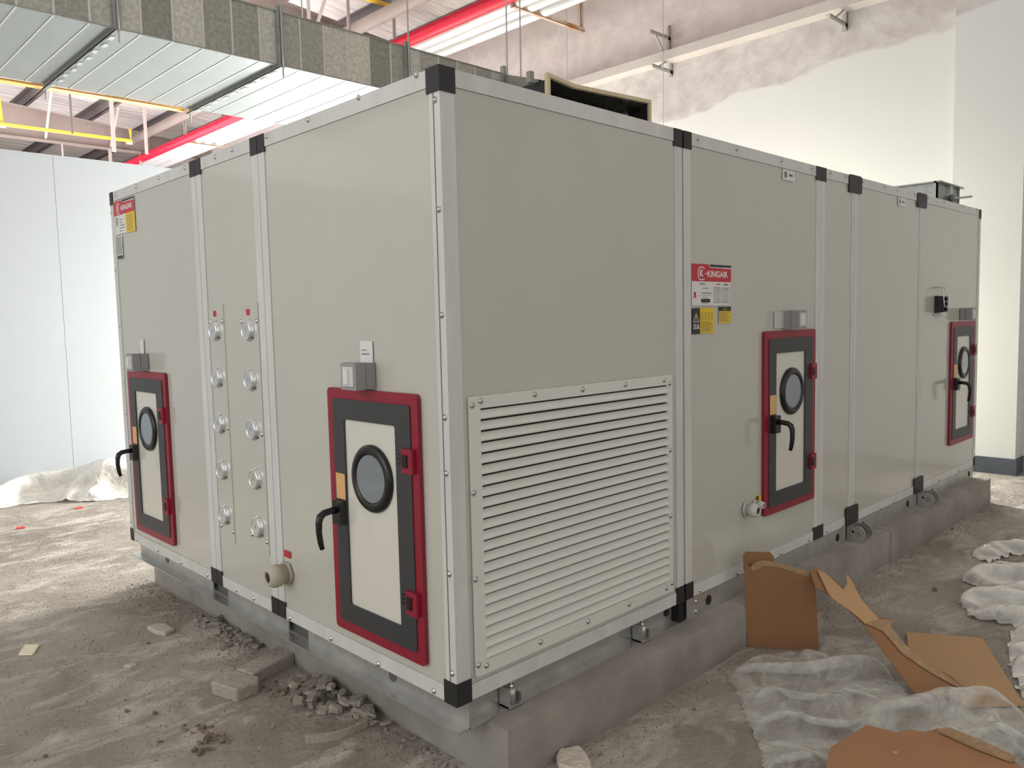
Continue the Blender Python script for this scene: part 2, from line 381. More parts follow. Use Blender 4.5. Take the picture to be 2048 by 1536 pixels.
rafter(18, 'deep tapered steel roof beam seen above the white partition')
rafter(9, 'deep tapered steel roof beam seen just above the far edge of the duct')
rafter(27, 'furthest tapered steel roof beam beyond the white partition')

# ================================================================ plinth
bm = bmesh.new()
def rough_box(bm, a, b, st, amp, seed, skip=()):
    n = [max(1, int(round((b[i]-a[i])/st))) for i in range(3)]
    V = {}
    def vert(i, j, k):
        if (i, j, k) not in V:
            p = Vector([a[q]+(b[q]-a[q])*(i, j, k)[q]/n[q] for q in range(3)])
            d = noise.noise_vector(p*6+Vector((seed, 0, 0)))*amp+noise.noise_vector(p*22)*amp*.4
            ed = sum([i in (0, n[0]), j in (0, n[1]), k in (0, n[2])])
            if ed >= 2:
                c = (Vector(a)+Vector(b))/2; q = Vector([(-1 if (i, j, k)[t] == n[t] else 1) if (i, j, k)[t] in (0, n[t]) else 0 for t in range(3)])
                d += q*amp*1.2
            V[(i, j, k)] = bm.verts.new(p+d)
        return V[(i, j, k)]
    def side(ax, val):
        u, v = [q for q in range(3) if q != ax]
        for s in range(n[u]):
            for t in range(n[v]):
                idx = []
                for ds, dt in ((0, 0), (1, 0), (1, 1), (0, 1)):
                    q = [0, 0, 0]; q[ax] = val; q[u] = s+ds; q[v] = t+dt; idx.append(vert(*q))
                f = bm.faces.new(idx); f.smooth = True
    for ax in range(3):
        for val in (0, n[ax]): side(ax, val)
rough_box(bm, (.135, -.1, FZ-.02), (3.55, 3.14, -.1), .045, .004, 1)
bmesh.ops.recalc_face_normals(bm, faces=bm.faces)
me = bpy.data.meshes.new('plinth'); bm.to_mesh(me); bm.free(); me.materials.append(M_plinth); me.set_sharp_from_angle(angle=.6)
pl = inst('concrete_plinth', me); tag(pl, 'low grey concrete plinth under the whole air handling unit', 'plinth')
bm = bmesh.new(); rough_box(bm, (3.54, -.115, FZ-.02), (5.7, 3.14, -.098), .05, .004, 9)
bmesh.ops.recalc_face_normals(bm, faces=bm.faces)
me = bpy.data.meshes.new('plinth_extension'); bm.to_mesh(me); bm.free(); me.materials.append(M_plinth); me.set_sharp_from_angle(angle=.6)
inst('plinth_extension', me, pl)

# ================================================================ shared part meshes
def mesh_of(mb, mats, bevel=0):
    o = mb.make('tmp', mats, bevel=bevel); me = o.data; W.pop(o); bpy.data.objects.remove(o); return me
ME_screw = mesh_of(MB().lathe([(.011, 0), (.011, -.002), (.0075, -.003), (.006, -.006), (.0008, -.0075)], (0, 0, 0), 'y', 12), M_bolt)
def screw(p, M): inst('screw', ME_screw, p, M)

def handle_mb():
    mb = MB(); mb.box((0, -.022, -.045), (.06, 0, .045)); return mb
def build_door(sec, M, glass_dark=False):
    d = MB().rring((0, 0, .572, .955), (.04, .04, .532, .915), -.014, 0, .018, .014)
    red = d.make('access_door', M_red, sec, M, bevel=.003)
    T = lambda x, y, z: M@Matrix.Translation((x, y, z))
    MB().rring((.04, .04, .532, .915), (.115, .115, .443, .838), -.018, 0, .014, .01).make('inner_frame', M_char, red, M, bevel=.003)
    MB().rring((.113, .113, .445, .84), None, -.010, 0, .01).make('door_panel', M_door, red, M)
    MB().lathe([(.126, 0), (.126, -.012), (.118, -.02), (.098, -.022), (.088, -.014), (.088, -.004)], (0, 0, 0), 'y', 48).make('porthole_ring', M_black, red, T(.29, -.008, .63))
    MB().lathe([(.089, 0), (.089, -.003), (.0885, -.004)], (0, 0, 0), 'y', 48).make('porthole_glass', M_glass, red, T(.29, -.012-.008, .63))
    MB().box((0, -.001, 0), (.062, 0, .1)).make('sticker', M_ora, red, T(.048, -.018, .525))
    hb = MB(); hb.box((0, -.03, 0), (.055, 0, .09)); hb.make('handle_base', M_black, red, T(.055, -.016, .43), bevel=.005)
    h = MB(); h.tube([(0, 0, 0), (0, -.03, .0), (0, -.058, -.003), (0, -.075, -.014), (0, -.082, -.035), (0, -.083, -.075), (0, -.078, -.115), (0, -.072, -.14)],
                     [.014, .013, .0135, .0145, .013, .0115, .011, .009], 12)
    h.make('handle', M_black, red, T(.082, -.04, .487), smooth=True)
    for z in (.68, .177):
        hg = MB(); hg.box((.495, -.032, z), (.555, -.012, z+.085)).make('hinge', M_red, red, M, bevel=.004)
        hk = MB(); hk.box((.503, -.036, z+.02), (.53, -.03, z+.065))
        for q in (-1, 0, 1): hk.box((.455, -.021, z+.042+q*.016), (.497, -.018, z+.046+q*.016))
        hk.make('hinge_pin', M_black, red, M)
    # switch box above the door
    sb = MB().box((.22, -.04, .963), (.312, 0, 1.057)).make('switch_box', M_grey, sec, M, bevel=.006)
    MB().box((.218, -.085, .961), (.314, -.043, 1.059)).make('box_lid', M_grey, sb, M, bevel=.008)
    MB().box((.232, -.088, .975), (.300, -.084, 1.045)).make('switch_plate', M_lgrey, sb, M, bevel=.001)
    MB().box((.245, -.094, .984), (.272, -.087, 1.036)).make('rocker', M_swhite, sb, M, bevel=.002)
    return red
PT = .055
def face_panel(sec, M, w, h=2.1, top=PT, inset=.004, left=PT, right=PT, skip=(), bot=PT):
    """M: origin at lower-left of the face (viewed from outside)"""
    MB().box((left+.001, inset, bot+.001), (w-right-.001, inset+.04, h-top-.001)).make('panel', M_panel, sec, M, bevel=.003)
    for k_, (x0, x1) in enumerate(((0, left), (w-right, w))):
        if x1-x0 > .001 and k_ not in skip: MB().box((x0, 0, PT), (x1, .05, h-PT)).make('corner_post', M_frame, sec, M, bevel=.0025)
    MB().box((PT, 0, h-top), (w-PT, .05, h)).make('top_rail', M_frame, sec, M, bevel=.0025)
    MB().box((PT, 0, 0), (w-PT, .05, bot)).make('bottom_rail', M_frame, sec, M, bevel=.0025)
def cap(sec, M, w=.062, h=.075): MB().box((0, -.003, 0), (w, .055, h)).make('corner_cap', M_cap, sec, M, bevel=.006)

G = 'modules of the air handling unit'
S = {}
def section(key, x0, x1, y0, y1, label):
    s = empty('air_handler_module', ((x0+x1)/2, (y0+y1)/2, 0), label, 'air handler', G)
    MB().box((x0+.02, y0+.02, .002), (x1-.02, y1-.02, 2.09)).make('casing', M_panel, s)
    MB().box((x0+.006, y0+.055, 2.06), (x1-.006, y1-.006, 2.098)).make('top_cover', M_panel, s, bevel=.004)
    S[key] = s; return s
s1 = section('a', 0, 1.354, 0, 1.224, 'near corner module of the white air handler, with the louvre grille and the closest door')
s2 = section('b', 0, 1.354, 1.228, 1.865, 'narrow white module with two columns of round gauges')
s3 = section('c', 0, 1.354, 1.869, 3.095, 'far left white module with a red and black door and stickers in its top corner')
s4 = section('d', 1.366, 2.719, 0, 3.095, 'white module right of the louvre, with a red framed door and nameplate stickers')
s5 = section('e', 2.722, 3.168, 0, 3.095, 'narrow plain white module right of the nameplate module')
s6 = section('f', 3.172, 4.298, 0, 3.095, 'plain white glossy module between the two upper black joint plates')
s7 = section('g', 4.302, 5.653, 0, 3.095, 'furthest right white module with the black isolator switch and last door')
# left faces (viewed from -x, local X runs toward -y)
face_panel(s1, FL(1.224, 0), 1.224, skip=(1,))
MB().box((0, 0, PT), (.062, .055, 2.1-PT)).make('corner_post', M_frame, s1, bevel=.004)
MB().box((-.0012, .030, PT), (.001, .034, 2.1-PT)).make('post_joint', M_sgrey, s1)
face_panel(s2, FL(1.865, 0), .637)
face_panel(s3, FL(3.095, 0), 1.226)
# right faces
face_panel(s1, FR(0, 0), 1.354, skip=(0,), left=.062)
face_panel(s4, FR(1.366, 0), 1.353)
face_panel(s5, FR(2.722, 0), .446, right=.03)
face_panel(s6, FR(3.172, 0), 1.126, left=.05, right=.03)
face_panel(s7, FR(4.302, 0), 1.351, left=.03)
# corner caps
for z in (0, 2.025):
    cap(s1, FL(1.224, z)); cap(s2, FL(1.865, z)); cap(s2, FL(1.228+.062, z)); cap(s3, FL(1.869+.062, z)); cap(s3, FL(3.095, z), .05)
    cap(s1, FR(1.354-.062, z)); cap(s4, FR(1.366, z)); cap(s4, FR(2.719-.06, z)); cap(s5, FR(2.722, z)); cap(s7, FR(5.653-.045, z), .045)
    MB().box((-.004, -.004, z-.002), (.064, .064, z+.078)).make('corner_cap', M_cap, s1, bevel=.012, seg=3)
# big joint plates
for sec, x, z0, z1 in ((s5, 3.082, 2.0, 2.103), (s6, 4.20, 2.005, 2.103), (s5, 3.088, -.004, .11), (s6, 4.235, -.004, .11)):
    MB().rring((x, z0, x+.18, z1), None, -.008, .0, .018).make('joint_plate', M_cap, sec, bevel=.002)
# screws
for px, py in ((833, 150), (717, 195), (616, 240), (870, 200), (878, 419), (884, 630), (890, 835), (893, 947), (899, 1148), (905, 1347), (757, 1328), (662, 1277), (580, 1236), (868, 1382)):
    p = hit(px, py, 0, 0); screw(s1, FL(p.y, p.z))
for px, py in ((533, 273), (464, 300), (430, 314), (508, 1197), (473, 1180)):
    p = hit(px, py, 0, 0); screw(s2, FL(p.y, p.z))
for px, py in ((370, 336), (318, 356), (272, 373), (232, 389), (415, 1150), (363, 1125), (316, 1100), (274, 1079), (223, 426), (231, 540), (239, 652), (247, 763), (252, 826), (262, 1043)):
    p = hit(px, py, 0, 0); screw(s3, FL(p.y, p.z))
for sec, l in ((s4, ((1395, 277), (1473, 298), (1563, 321), (1623, 336), (1561, 1107), (1617, 1079), (1475, 1147), (1400, 1181))), (s5, ((1660, 345), (1691, 353), (1653, 1062), (1686, 1050))),
               (s6, ((1726, 362), (1769, 373), (1795, 380), (1829, 389), (1761, 1016), (1787, 1004))), (s7, ((1856, 395), (1888, 404), (1926, 414), (1953, 419), (1878, 960), (1918, 941)))):
    for px, py in l:
        p = hit(px, py, 1, 0); screw(sec, FR(p.x, p.z, -.0))
# doors
build_door(s1, FL(.722, .095)); build_door(s3, FL(2.945, .095)); build_door(s4, FR(2.068, .253)); build_door(s7, FR(4.955, .250))
# a scrap of torn paper on the switch boxes
MB().box((0, -.002, 0), (.08, 0, .10)).make('paper_note', M_swhite, s1, FL(.50, 1.13))
MB().box((.01, -.0025, .05), (.06, -.0019, .054)).box((.01, -.0025, .065), (.045, -.0019, .068)).make('paper_print', M_sgrey, s1, FL(.50, 1.13))
MB().box((0, -.002, 0), (.055, 0, .11)).make('paper_note', M_swhite, s3, FL(2.74, 1.12))
MB().box((0, -.002, 0), (.10, 0, .085)).make('paper_note', M_lgrey, s4, FR(2.19, 1.22))

# louvre
lv = MB().rring((.083, .078, 1.253, 1.042), (.128, .128, 1.219, 1.0), -.012, .0, .004, .002).make('louver_grille', M_louv, s1, FR(0, 0), bevel=.0015)
MB().box((.12, .0, .12), (1.225, .0035, 1.01)).make('grille_shade_sheet', M_dark, lv)  # flat black sheet standing in for the shade behind the blades
n = 23; z0, z1 = .13, 1.0; st = (z1-z0)/n
# blades start behind the face, tip flush with the frame
sl = MB()
prof = [(.0, .004), (-.006, .000), (-.017, .003), (-.0175, .007), (-.013, .016), (-.002, .030), (.003, .032)]
sl.prism([(.126, y, z) for y, z in prof], (1.094, 0, 0)); mslat = mesh_of(sl, M_louv)
for i in range(n): inst('slat', mslat, lv, rz((0, -.0, z0+i*st)))
for px, py in ((961, 802), (1069, 789), (1165, 779), (1251, 769), (1328, 760), (1339, 767), (944, 811), (947, 986), (951, 1159), (957, 1330), (973, 1331), (1081, 1284), (1176, 1243), (1258, 1208), (1333, 1176), (1344, 1166), (1341, 1032), (1340, 900)):
    p = hit(px, py, 1, -.012); inst('rivet', ME_screw, lv, FR(p.x, p.z, -.012))

# gauges
for y0, y1, zz0, zz1, yc in ((1.64, 1.80, .245, 1.40, 1.732), (1.293, 1.47, .26, 1.395, 1.386)):
    MB().box((0, 0, 0), (y1-y0, .004, zz1-zz0)).make('gauge_plate', M_panel, s2, FL(y1, zz0, .000), bevel=.001)
    MB().box((0, -.0008, 0), (.034, 0, .028)).make('red_tag', M_sred, s2, FL(yc+.017, 1.342, -.0002))
    for py_, pz in ((y1-.015, zz1-.08), (y0+.015, zz1-.08), (y1-.02, .82), (y0+.015, .81), (y1-.02, zz0+.07), (y0+.015, zz0+.06)): screw(s2, FL(py_, pz, -.0))
ring = mesh_of(MB().lathe([(.05, 0), (.05, -.003), (.047, -.004), (.045, -.016), (.042, -.019), (.037, -.019), (.0355, -.0165)], (0, 0, 0), 'y', 32), mat('gauge_ring', rgb(226, 228, 228), .2, metal=.75))
mb = MB(); mb.lathe([(.036, -.010), (.036, -.015), (.0355, -.0155)], (0, 0, 0), 'y', 32); mb.mi = 1; mb.box((-.001, -.0165, -.004), (.001, -.0157, .022)).lathe([(.003, -.0155), (.003, -.0175)], (0, 0, 0), 'y', 10)
for k in range(-4, 5): a = k*.5; mb.box((math.sin(a)*.03-.0008, -.0163, math.cos(a)*.03-.002), (math.sin(a)*.03+.0008, -.0157, math.cos(a)*.03+.002))
dial = mesh_of(mb, [M_dial, M_sgrey])
knob = mesh_of(MB().lathe([(.005, 0), (.005, -.012)], (0, 0, 0), 'y', 10), M_sgrey)
for yc in (1.732, 1.386):
    for z in (1.275, 1.05, .826, .600, .377):
        g = inst('pressure_gauge', ring, s2, FL(yc, z)); inst('dial', dial, g, FL(yc, z)); inst('valve_knob', knob, g, FL(yc-.038, z-.034))

# cable glands
def gland(sec, M, r, L_, mt, name='cable_gland'):
    g = MB().lathe([(r*1.25, 0), (r*1.25, -.012)], (0, 0, 0), 'y', 6).make(name, mt, sec, M)
    MB().lathe([(r, 0), (r, -L_*.35), (r*1.12, -L_*.36), (r*1.12, -L_*.7), (r*.8, -L_), (r*.55, -L_), (r*.55, -L_*.6)], (0, -.01, 0), 'y', 20).make('gland_nut', mt, g, M)
    MB().lathe([(r*.56, -L_*.6), (r*.56, -L_*.93), (r*.55, -L_*.935)], (0, -.01, 0), 'y', 20).make('gland_hole', M_black, g, M)
gland(s1, FL(1.135, .215), .044, .085, M_gland)
gland(s4, FR(1.905, .325), .032, .06, M_glandw); gland(s4, FR(1.99, .335), .018, .045, M_glandw)
MB().box((0, -.001, 0), (.05, 0, .035)).make('yellow_tag', M_syel, s4, FR(2.01, .335)); MB().box((0, -.0015, 0), (.02, -.001, .035)).make('tag_print', M_sblk, s4, FR(2.01, .335))
MB().box((0, -.001, 0), (.055, 0, .03)).make('red_tag', M_sred, s1, FL(1.155, .285))

# nameplate stickers: origin at lower-left of the red band
def nameplate(sec, M, w, h):
    T = lambda x, y, z: M@Matrix.Translation((x, y, z))
    b = MB().box((0, -.0012, 0), (w, 0, h*1.0)).make('nameplate', M_swhite, sec, M)
    MB().prism([(0, -.0022, 0), (w, -.0022, 0), (w, -.0022, h*.78), (w*.45, -.0022, h*.82), (w*.41, -.0022, h), (0, -.0022, h)], (0, .001, 0)).make('red_band', M_sred, b, M)
    MB().prism([(w*.46, -.0022, h*.86), (w, -.0022, h*.86), (w, -.0022, h), (w*.43, -.0022, h)], (0, .001, 0)).make('navy_band', M_sblue, b, M)
    text('KINGAIR', h*.50, 'lettering', M_swhite, b, T(w*.64, -.0024, h*.42), bold=h*.012, sx=1.0*w*.48/(h*.50*3.62))
    # ring logo around a letter K
    o = MB(); n = 28; R = h*.36; rx = R*1.0
    cx, cz = w*.235, h*.45
    pts = []
    for k in range(3, n-2):
        a = 2*PI*k/n; ca, sa = math.cos(a), math.sin(a); p = .6
        pts.append((cx+rx*math.copysign(abs(ca)**p, ca), cz+R*math.copysign(abs(sa)**p, sa)))
    th = h*.035
    for (xa, za), (xb, zb) in zip(pts, pts[1:]):
        d = Vector((xb-xa, zb-za)).normalized(); nx, nz_ = -d.y*th, d.x*th
        o.prism([(xa-nx, -.0026, za-nz_), (xb-nx, -.0026, zb-nz_), (xb+nx, -.0026, zb+nz_), (xa+nx, -.0026, za+nz_)], (0, .0004, 0))
    o.make('logo_ring', M_swhite, b, M)
    text('K', h*.56, 'logo_letter', M_swhite, b, T(cx-.002, -.0024, cz), bold=h*.02)
    text('空调', h*.14, 'logo_letter', M_swhite, b, T(w*.345, -.0024, cz))
    return b
N4 = nameplate(s4, FR(1.426, 1.450), .334, .078)
def lines(sec, M, x0, x1, z0, z1, n, mt, name, jag=.3, th=.0022):
    mb = MB(); rnd = random.Random(int(abs(x0)*999)+n)
    for i in range(n):
        z = z1-(z1-z0)*(i+.5)/n; x = x0; end = x1-(x1-x0)*jag*rnd.random()
        mb.box((x, -.0021, z-th/2), (end, -.0013, z+th/2))
    return mb.make(name, mt, sec, M)
M4 = FR(1.426, 1.34)
card = MB().box((0, -.0012, 0), (.334, 0, .11)).make('data_card', M_swhite, s4, M4)
lines(card, M4, .185, .25, .01, .085, 10, M_sgrey, 'card_print', .2, .0015); lines(card, M4, .262, .325, .01, .085, 10, M_sgrey, 'card_print', .4, .0015)
mb = MB()
for i in range(10): mb.box((.183, -.0018, .012+i*.0078), (.328, -.0014, .0128+i*.0078))
for x in (.183, .222, .255, .290, .327): mb.box((x, -.0018, .012), (x+.0008, -.0014, .09))
mb.make('card_print', M_sgrey, card, M4)
MB().box((.205, -.0021, .096), (.24, -.0013, .101)).box((.016, -.0021, .035), (.032, -.0013, .062)).make('card_print', M_sred, card, M4)
MB().box((.265, -.0021, .095), (.31, -.0013, .101)).box((.065, -.0021, .096), (.11, -.0013, .101)).box((.085, -.0021, .078), (.135, -.0013, .081)).box((.08, -.0021, .055), (.16, -.0013, .059)).box((.05, -.0021, .046), (.165, -.0013, .047)).box((.085, -.0021, .036), (.13, -.0013, .038)).box((.085, -.0021, .008), (.13, -.0013, .010)).make('card_print', M_sgrey, card, M4)
mb = MB()
for i in range(22): mb.box((.075+i*.0035, -.0021, .014), (.0765+i*.0035+.0006*(i % 3), -.0013, .031))
mb.make('card_print', M_sblk, card, M4)
# yellow warning sticker with black side
MY = FR(1.428, 1.212)
y_ = MB().box((.062, -.0012, 0), (.184, 0, .117)).make('warning_sticker', M_syel, s4, MY)
MB().box((0, -.0013, 0), (.064, 0, .117)).make('black_band', M_sblk, y_, MY)
mb = MB(); A = (.032, .092); Bp = (.010, .055); Cc = (.054, .055)
for a, b in ((A, Bp), (Bp, Cc), (Cc, A)):
    d = Vector((b[0]-a[0], b[1]-a[1])).normalized()*.0; e = Vector((b[0]-a[0], b[1]-a[1])).normalized(); nx, nn = -e.y*.0016, e.x*.0016
    mb.prism([(a[0]-nx, -.0022, a[1]-nn), (b[0]-nx, -.0022, b[1]-nn), (b[0]+nx, -.0022, b[1]+nn), (a[0]+nx, -.0022, a[1]+nn)], (0, .0008, 0))
mb.make('warning_triangle', M_swhite, y_, MY)
MB().box((.0305, -.0022, .067), (.0335, -.0014, .08)).box((.0305, -.0022, .061), (.0335, -.0014, .064)).make('exclamation_mark', M_syel, y_, MY)
text('注意', .026, 'lettering', M_swhite, y_, MY@Matrix.Translation((.032, -.0022, .032)), bold=.0004)
lines(y_, MY, .07, .178, .006, .055, 8, M_sgrey, 'fine_print', .4, .0018); lines(y_, MY, .07, .09, .06, .10, 5, M_sgrey, 'fine_print', .2, .002); lines(y_, MY, .10, .118, .06, .10, 5, M_sgrey, 'fine_print', .2, .002); lines(y_, MY, .127, .145, .06, .10, 5, M_sgrey, 'fine_print', .2, .002); lines(y_, MY, .155, .172, .06, .10, 5, M_sgrey, 'fine_print', .2, .002)
MY2 = FR(1.655, 1.256)
y2 = MB().box((0, -.0012, 0), (.106, 0, .078)).make('warning_sticker', M_syel, s4, MY2)
MB().box((0, -.0014, .058), (.106, 0, .078)).make('black_band', M_sblk, y2, MY2)
lines(y2, MY2, .006, .098, .006, .055, 9, M_sgrey, 'fine_print', .35, .0016)
text('△ ! !', .016, 'lettering', M_syel, y2, MY2@Matrix.Translation((.053, -.0018, .067)))
for sec, x in ((s4, 2.272), (s6, 3.86)):
    t = MB().box((0, -.001, 0), (.13, 0, .055)).make('pale_tag', M_swhite, sec, FR(x, 1.985))
    MB().box((.02, -.0016, .014), (.045, -.001, .044)).box((.07, -.0016, .024), (.11, -.001, .036)).make('tag_print', M_sgrey, t, FR(x, 1.985))
# far left stickers
nameplate(s3, FL(3.04, 1.955), .335, .08)
Mw = FL(3.032, 1.845); cw = MB().box((0, -.0012, 0), (.185, 0, .11)).make('data_card', M_swhite, s3, Mw)
lines(cw, Mw, .02, .06, .05, .10, 6, M_sgrey, 'card_print', .3, .005); lines(cw, Mw, .08, .16, .01, .09, 5, M_sgrey, 'card_print', .5, .004)
My = FL(2.845, 1.842); cy = MB().box((0, -.0012, 0), (.14, 0, .113)).make('warning_sticker', M_syel, s3, My); lines(cy, My, .01, .12, .01, .10, 9, M_sgrey, 'fine_print', .4, .002)
Mt = FL(3.02, 1.70); ct = MB().box((0, -.0008, 0), (.09, 0, .135)).make('data_card', M_swhite, s3, Mt); lines(ct, Mt, .005, .085, .03, .13, 13, M_sblk, 'card_print', .15, .0028)
MB().box((.005, -.002, .004), (.085, -.0009, .024)).make('card_print', M_sblk, ct, Mt)

# isolator on the last module
iso = MB().box((4.60, -.016, 1.275), (4.70, 0, 1.40)).make('isolator_switch', M_black, s7)
MB().box((4.605, -.06, 1.28), (4.69, -.012, 1.395)).make('switch_body', M_black, iso, bevel=.006)
MB().tube([(4.52, -.01, 1.462), (4.60, -.03, 1.46), (4.605, -.05, 1.455), (4.608, -.062, 1.33)], .004, 6).tube([(4.76, -.01, 1.463), (4.66, -.03, 1.458), (4.65, -.05, 1.45), (4.648, -.062, 1.40)], .004, 6).make('wire_clip', M_bolt, iso)
for z in (1.30, 1.34, 1.375): MB().lathe([(.012, 0), (.012, -.014)], (0, 0, 0), 'y', 12).make('terminal_knob', M_black, iso, rz((4.64, -.06, z)))
MB().rring((4.59, 1.255, 4.71, 1.27), None, -.05, 0, .003).make('bracket_plate', M_bolt, iso)
mb = MB(); mb.tube([(4.775+.033*math.cos(a*PI/10), -.004, 1.345+.048*math.sin(a*PI/10)) for a in range(21)], .004, 6); mb.make('cable_ring', M_glandw, s7)

# ================================================================ base rails
RG = 'galvanised base rails under the unit'
r1 = empty('base_rail', (.03, 1.5, -.1), 'galvanised angle rail with outward foot under the left face of the unit', 'base rail', RG)
MB().box((.0, .0, -.1), (.05, 3.12, -.094)).make('foot_flange', M_zinc, r1)
for a, b in ((.0, 1.067), (1.24, 1.862), (2.039, 3.09)): MB().box((.05, a, -.1), (.056, b, -.001)).make('web', M_zinc, r1)
MB().box((.075, .9, -.1), (.081, 2.2, -.001)).make('inner_web', M_zincd, r1)
for y in (.44, 2.66):
    MB().lathe([(.022, 0), (.022, -.003)], (.05, y, -.048), 'x', 20).make('hole', M_zincd, r1)
r2 = empty('base_rail', (.65, .03, -.1), 'galvanised angle rail with two bolted clamps below the louvre grille', 'base rail', RG)
MB().box((.0505, .0, -.1), (1.325, .05, -.094)).make('foot_flange', M_zinc, r2)
MB().box((.0565, .05, -.1), (1.325, .056, -.001)).make('web', M_zinc, r2)
MB().box((.0565, .044, -.006), (1.325, .056, -.0005)).make('top_lip', M_zinc, r2)
MB().lathe([(.02, 0), (.02, -.002)], (1.285, .05, -.045), 'y', 20).make('hole', M_dark, r2)
CG = 'bolted clamps on the rail below the louvre'
for x, lab in ((.27, 'small galvanised bolted clamp on the rail nearest the front corner'), (1.06, 'small galvanised bolted clamp on the rail farther from the front corner')):
    c = empty('rail_clamp', (x, .02, -.094), lab, 'clamp', CG)
    MB().box((x-.035, -.004, -.094), (x-.028, .045, -.02)).box((x+.028, -.004, -.094), (x+.035, .045, -.055)).box((x-.035, -.008, -.094), (x+.035, .045, -.088)).make('bracket', M_zinc, c, bevel=.001)
    MB().lathe([(.017, 0), (.019, .05), (.012, .055)], (x, .02, -.088), 'z', 16).make('spacer', M_zinc, c)
    MB().lathe([(.0125, 0), (.0125, .012)], (x, .02, -.033), 'z', 6).make('nut', M_chrome, c); MB().lathe([(.007, 0), (.007, .032), (.005, .034)], (x, .02, -.033), 'z', 12).make('bolt', M_chrome, c)
for (a, b), lab in (((1.377, 3.10), 'flush galvanised channel rail below the nameplate module'), ((3.125, 4.30), 'flush galvanised channel rail between the two pairs of lifting lugs'), ((4.325, 5.60), 'farthest flush galvanised channel rail at the right end of the unit')):
    r = empty('base_rail', ((a+b)/2, .02, -.1), lab, 'base rail', RG)
    MB().box((a, 0, -.1), (b, .006, -.002)).make('web', M_zinc, r); MB().box((a, 0.006, -.1), (b, .06, -.094)).box((a, .006, -.008), (b, .06, -.002)).make('channel_flange', M_zinc, r)
    for x in (([1.559, 2.985] if a < 2 else [3.36, 4.13] if a < 4 else [4.62, 5.5])):
        MB().lathe([(.024, 0), (.024, -.0015)], (x, 0, -.05), 'y', 24).make('hole', M_dark, r)
    if a < 2:
        for z in (-.028, -.075): screw(r, FR(1.45, z))
MB().box((1.33, .012, -.1), (1.372, .06, 0)).make('gap_shade_block', M_dark, r2)  # black block put in for the shade in the rail gap
LG = 'lifting lugs on the right-hand base rail'
for x, lab in ((3.135, 'first pair of round galvanised lifting lugs right of the red framed door'), (4.345, 'farther pair of round galvanised lifting lugs by the last joint plate')):
    t = empty('lifting_lug', (x+.04, -.04, -.1), lab, 'lifting lug', LG)
    for dx in (0, .105):
        mb = MB(); mb.prism([(x+dx, .0, -.098), (x+dx, 0, -.01)]+[(x+dx, -.055-.05*math.sin(q), -.05+.048*math.cos(q)) for q in [k*PI/12 for k in range(13)]], (.008, 0, 0)); mb.make('lug_plate', M_zinc, t, bevel=.001)
        MB().lathe([(.019, 0), (.019, .003)], (x+dx-.003, -.06, -.05), 'x', 20).make('lug_boss', M_bolt, t)
    MB().tube([(x, -.03, -.04), (x+.11, -.03, -.04)], .008, 8).make('lug_bolt', M_black, t)

# ================================================================ roof damper and duct
d = empty('damper_box', (5.2, .6, 2.098), 'grey metal damper box with lever on top of the far end of the unit', 'damper')
x0, x1, y0, y1, zt = 4.925, 5.44, .1, 1.6, 2.268
MB().box((x0, y0, 2.098), (x0+.008, y1, zt-.01)).box((x1-.008, y0, 2.098), (x1, y1, zt-.01)).box((x0, y1-.008, 2.098), (x1, y1, zt-.01)).box((x0+.008, y0+.012, 2.098), (x1-.008, y0+.02, zt-.01)).make('box_walls', M_flange, d)
MB().box((x0-.025, y0-.025, zt-.01), (x1+.03, y0+.02, zt)).box((x0-.025, y0, zt-.01), (x0+.02, y1, zt)).box((x1-.02, y0, zt-.01), (x1+.03, y1, zt)).make('top_flange', M_flange, d)
MB().box((x0, y0, 2.098), (x0+.03, y0+.012, zt-.01)).make('corner_angle', M_zincd, d)
MB().box((x1-.26, y0-.012, 2.18), (x1-.2, y0+.012, zt-.01)).make('bracket', M_zinc, d)
MB().lathe([(.03, 0), (.03, -.03)], (x1-.24, y0, 2.16), 'y', 14).make('pivot', M_zincd, d)
MB().tube([(x1-.24, y0-.03, 2.16), (x1-.1, y0-.05, 2.175), (x1+.09, y0-.06, 2.20)], .009, 8).make('lever', M_zinc, d)

du = empty('ventilation_duct', (1, 3.6, 3.0), 'large galvanised rectangular ventilation duct hanging overhead', 'duct')
Y0, Y1, ZB, ZT = 2.895, 4.30, 3.0, 3.345
seams = [-2.3, -2.11, -1.93, -1.74, -1.56, -1.37, -1.18, -.99, -.84, -.655, -.469, -.292, -.112, .027, .164, .348, .534, .719, .905, 1.042, 1.196, 1.375, 1.56, 1.748, 1.937, 2.076, 2.201, 2.39, 2.58, 2.77, 2.96, 3.1]
for a, b in zip(seams, seams[1:]):
    MB().box((a+.001, Y0, ZB), (b-.001, Y0+.003, ZT)).make('side_sheet', M_galv, du)
    MB().box((a+.001, Y0+.003, ZB), (b-.001, Y1, ZB+.003)).make('bottom_sheet', M_galvb, du)
    if abs(b-.027) > .01 and abs(b-1.042) > .01 and abs(b-2.076) > .01:
        MB().box((b-.006, Y0-.004, ZB), (b+.006, Y0, ZT)).make('seam', M_seam, du); MB().box((b-.005, Y0, ZB-.003), (b+.005, Y1, ZB)).make('seam', M_seam, du)
MB().box((-2.3, Y0, ZT-.003), (3.1, Y1, ZT)).box((-2.3, Y1-.003, ZB), (3.1, Y1, ZT)).make('top_and_rear_sheet', M_galvb, du)
MB().box((-2.3, Y0-.006, ZT-.005), (3.1, Y0+.01, ZT+.004)).box((-2.3, Y0-.006, ZB-.004), (3.1, Y0+.006, ZB+.004)).make('edge_fold', M_flange, du)
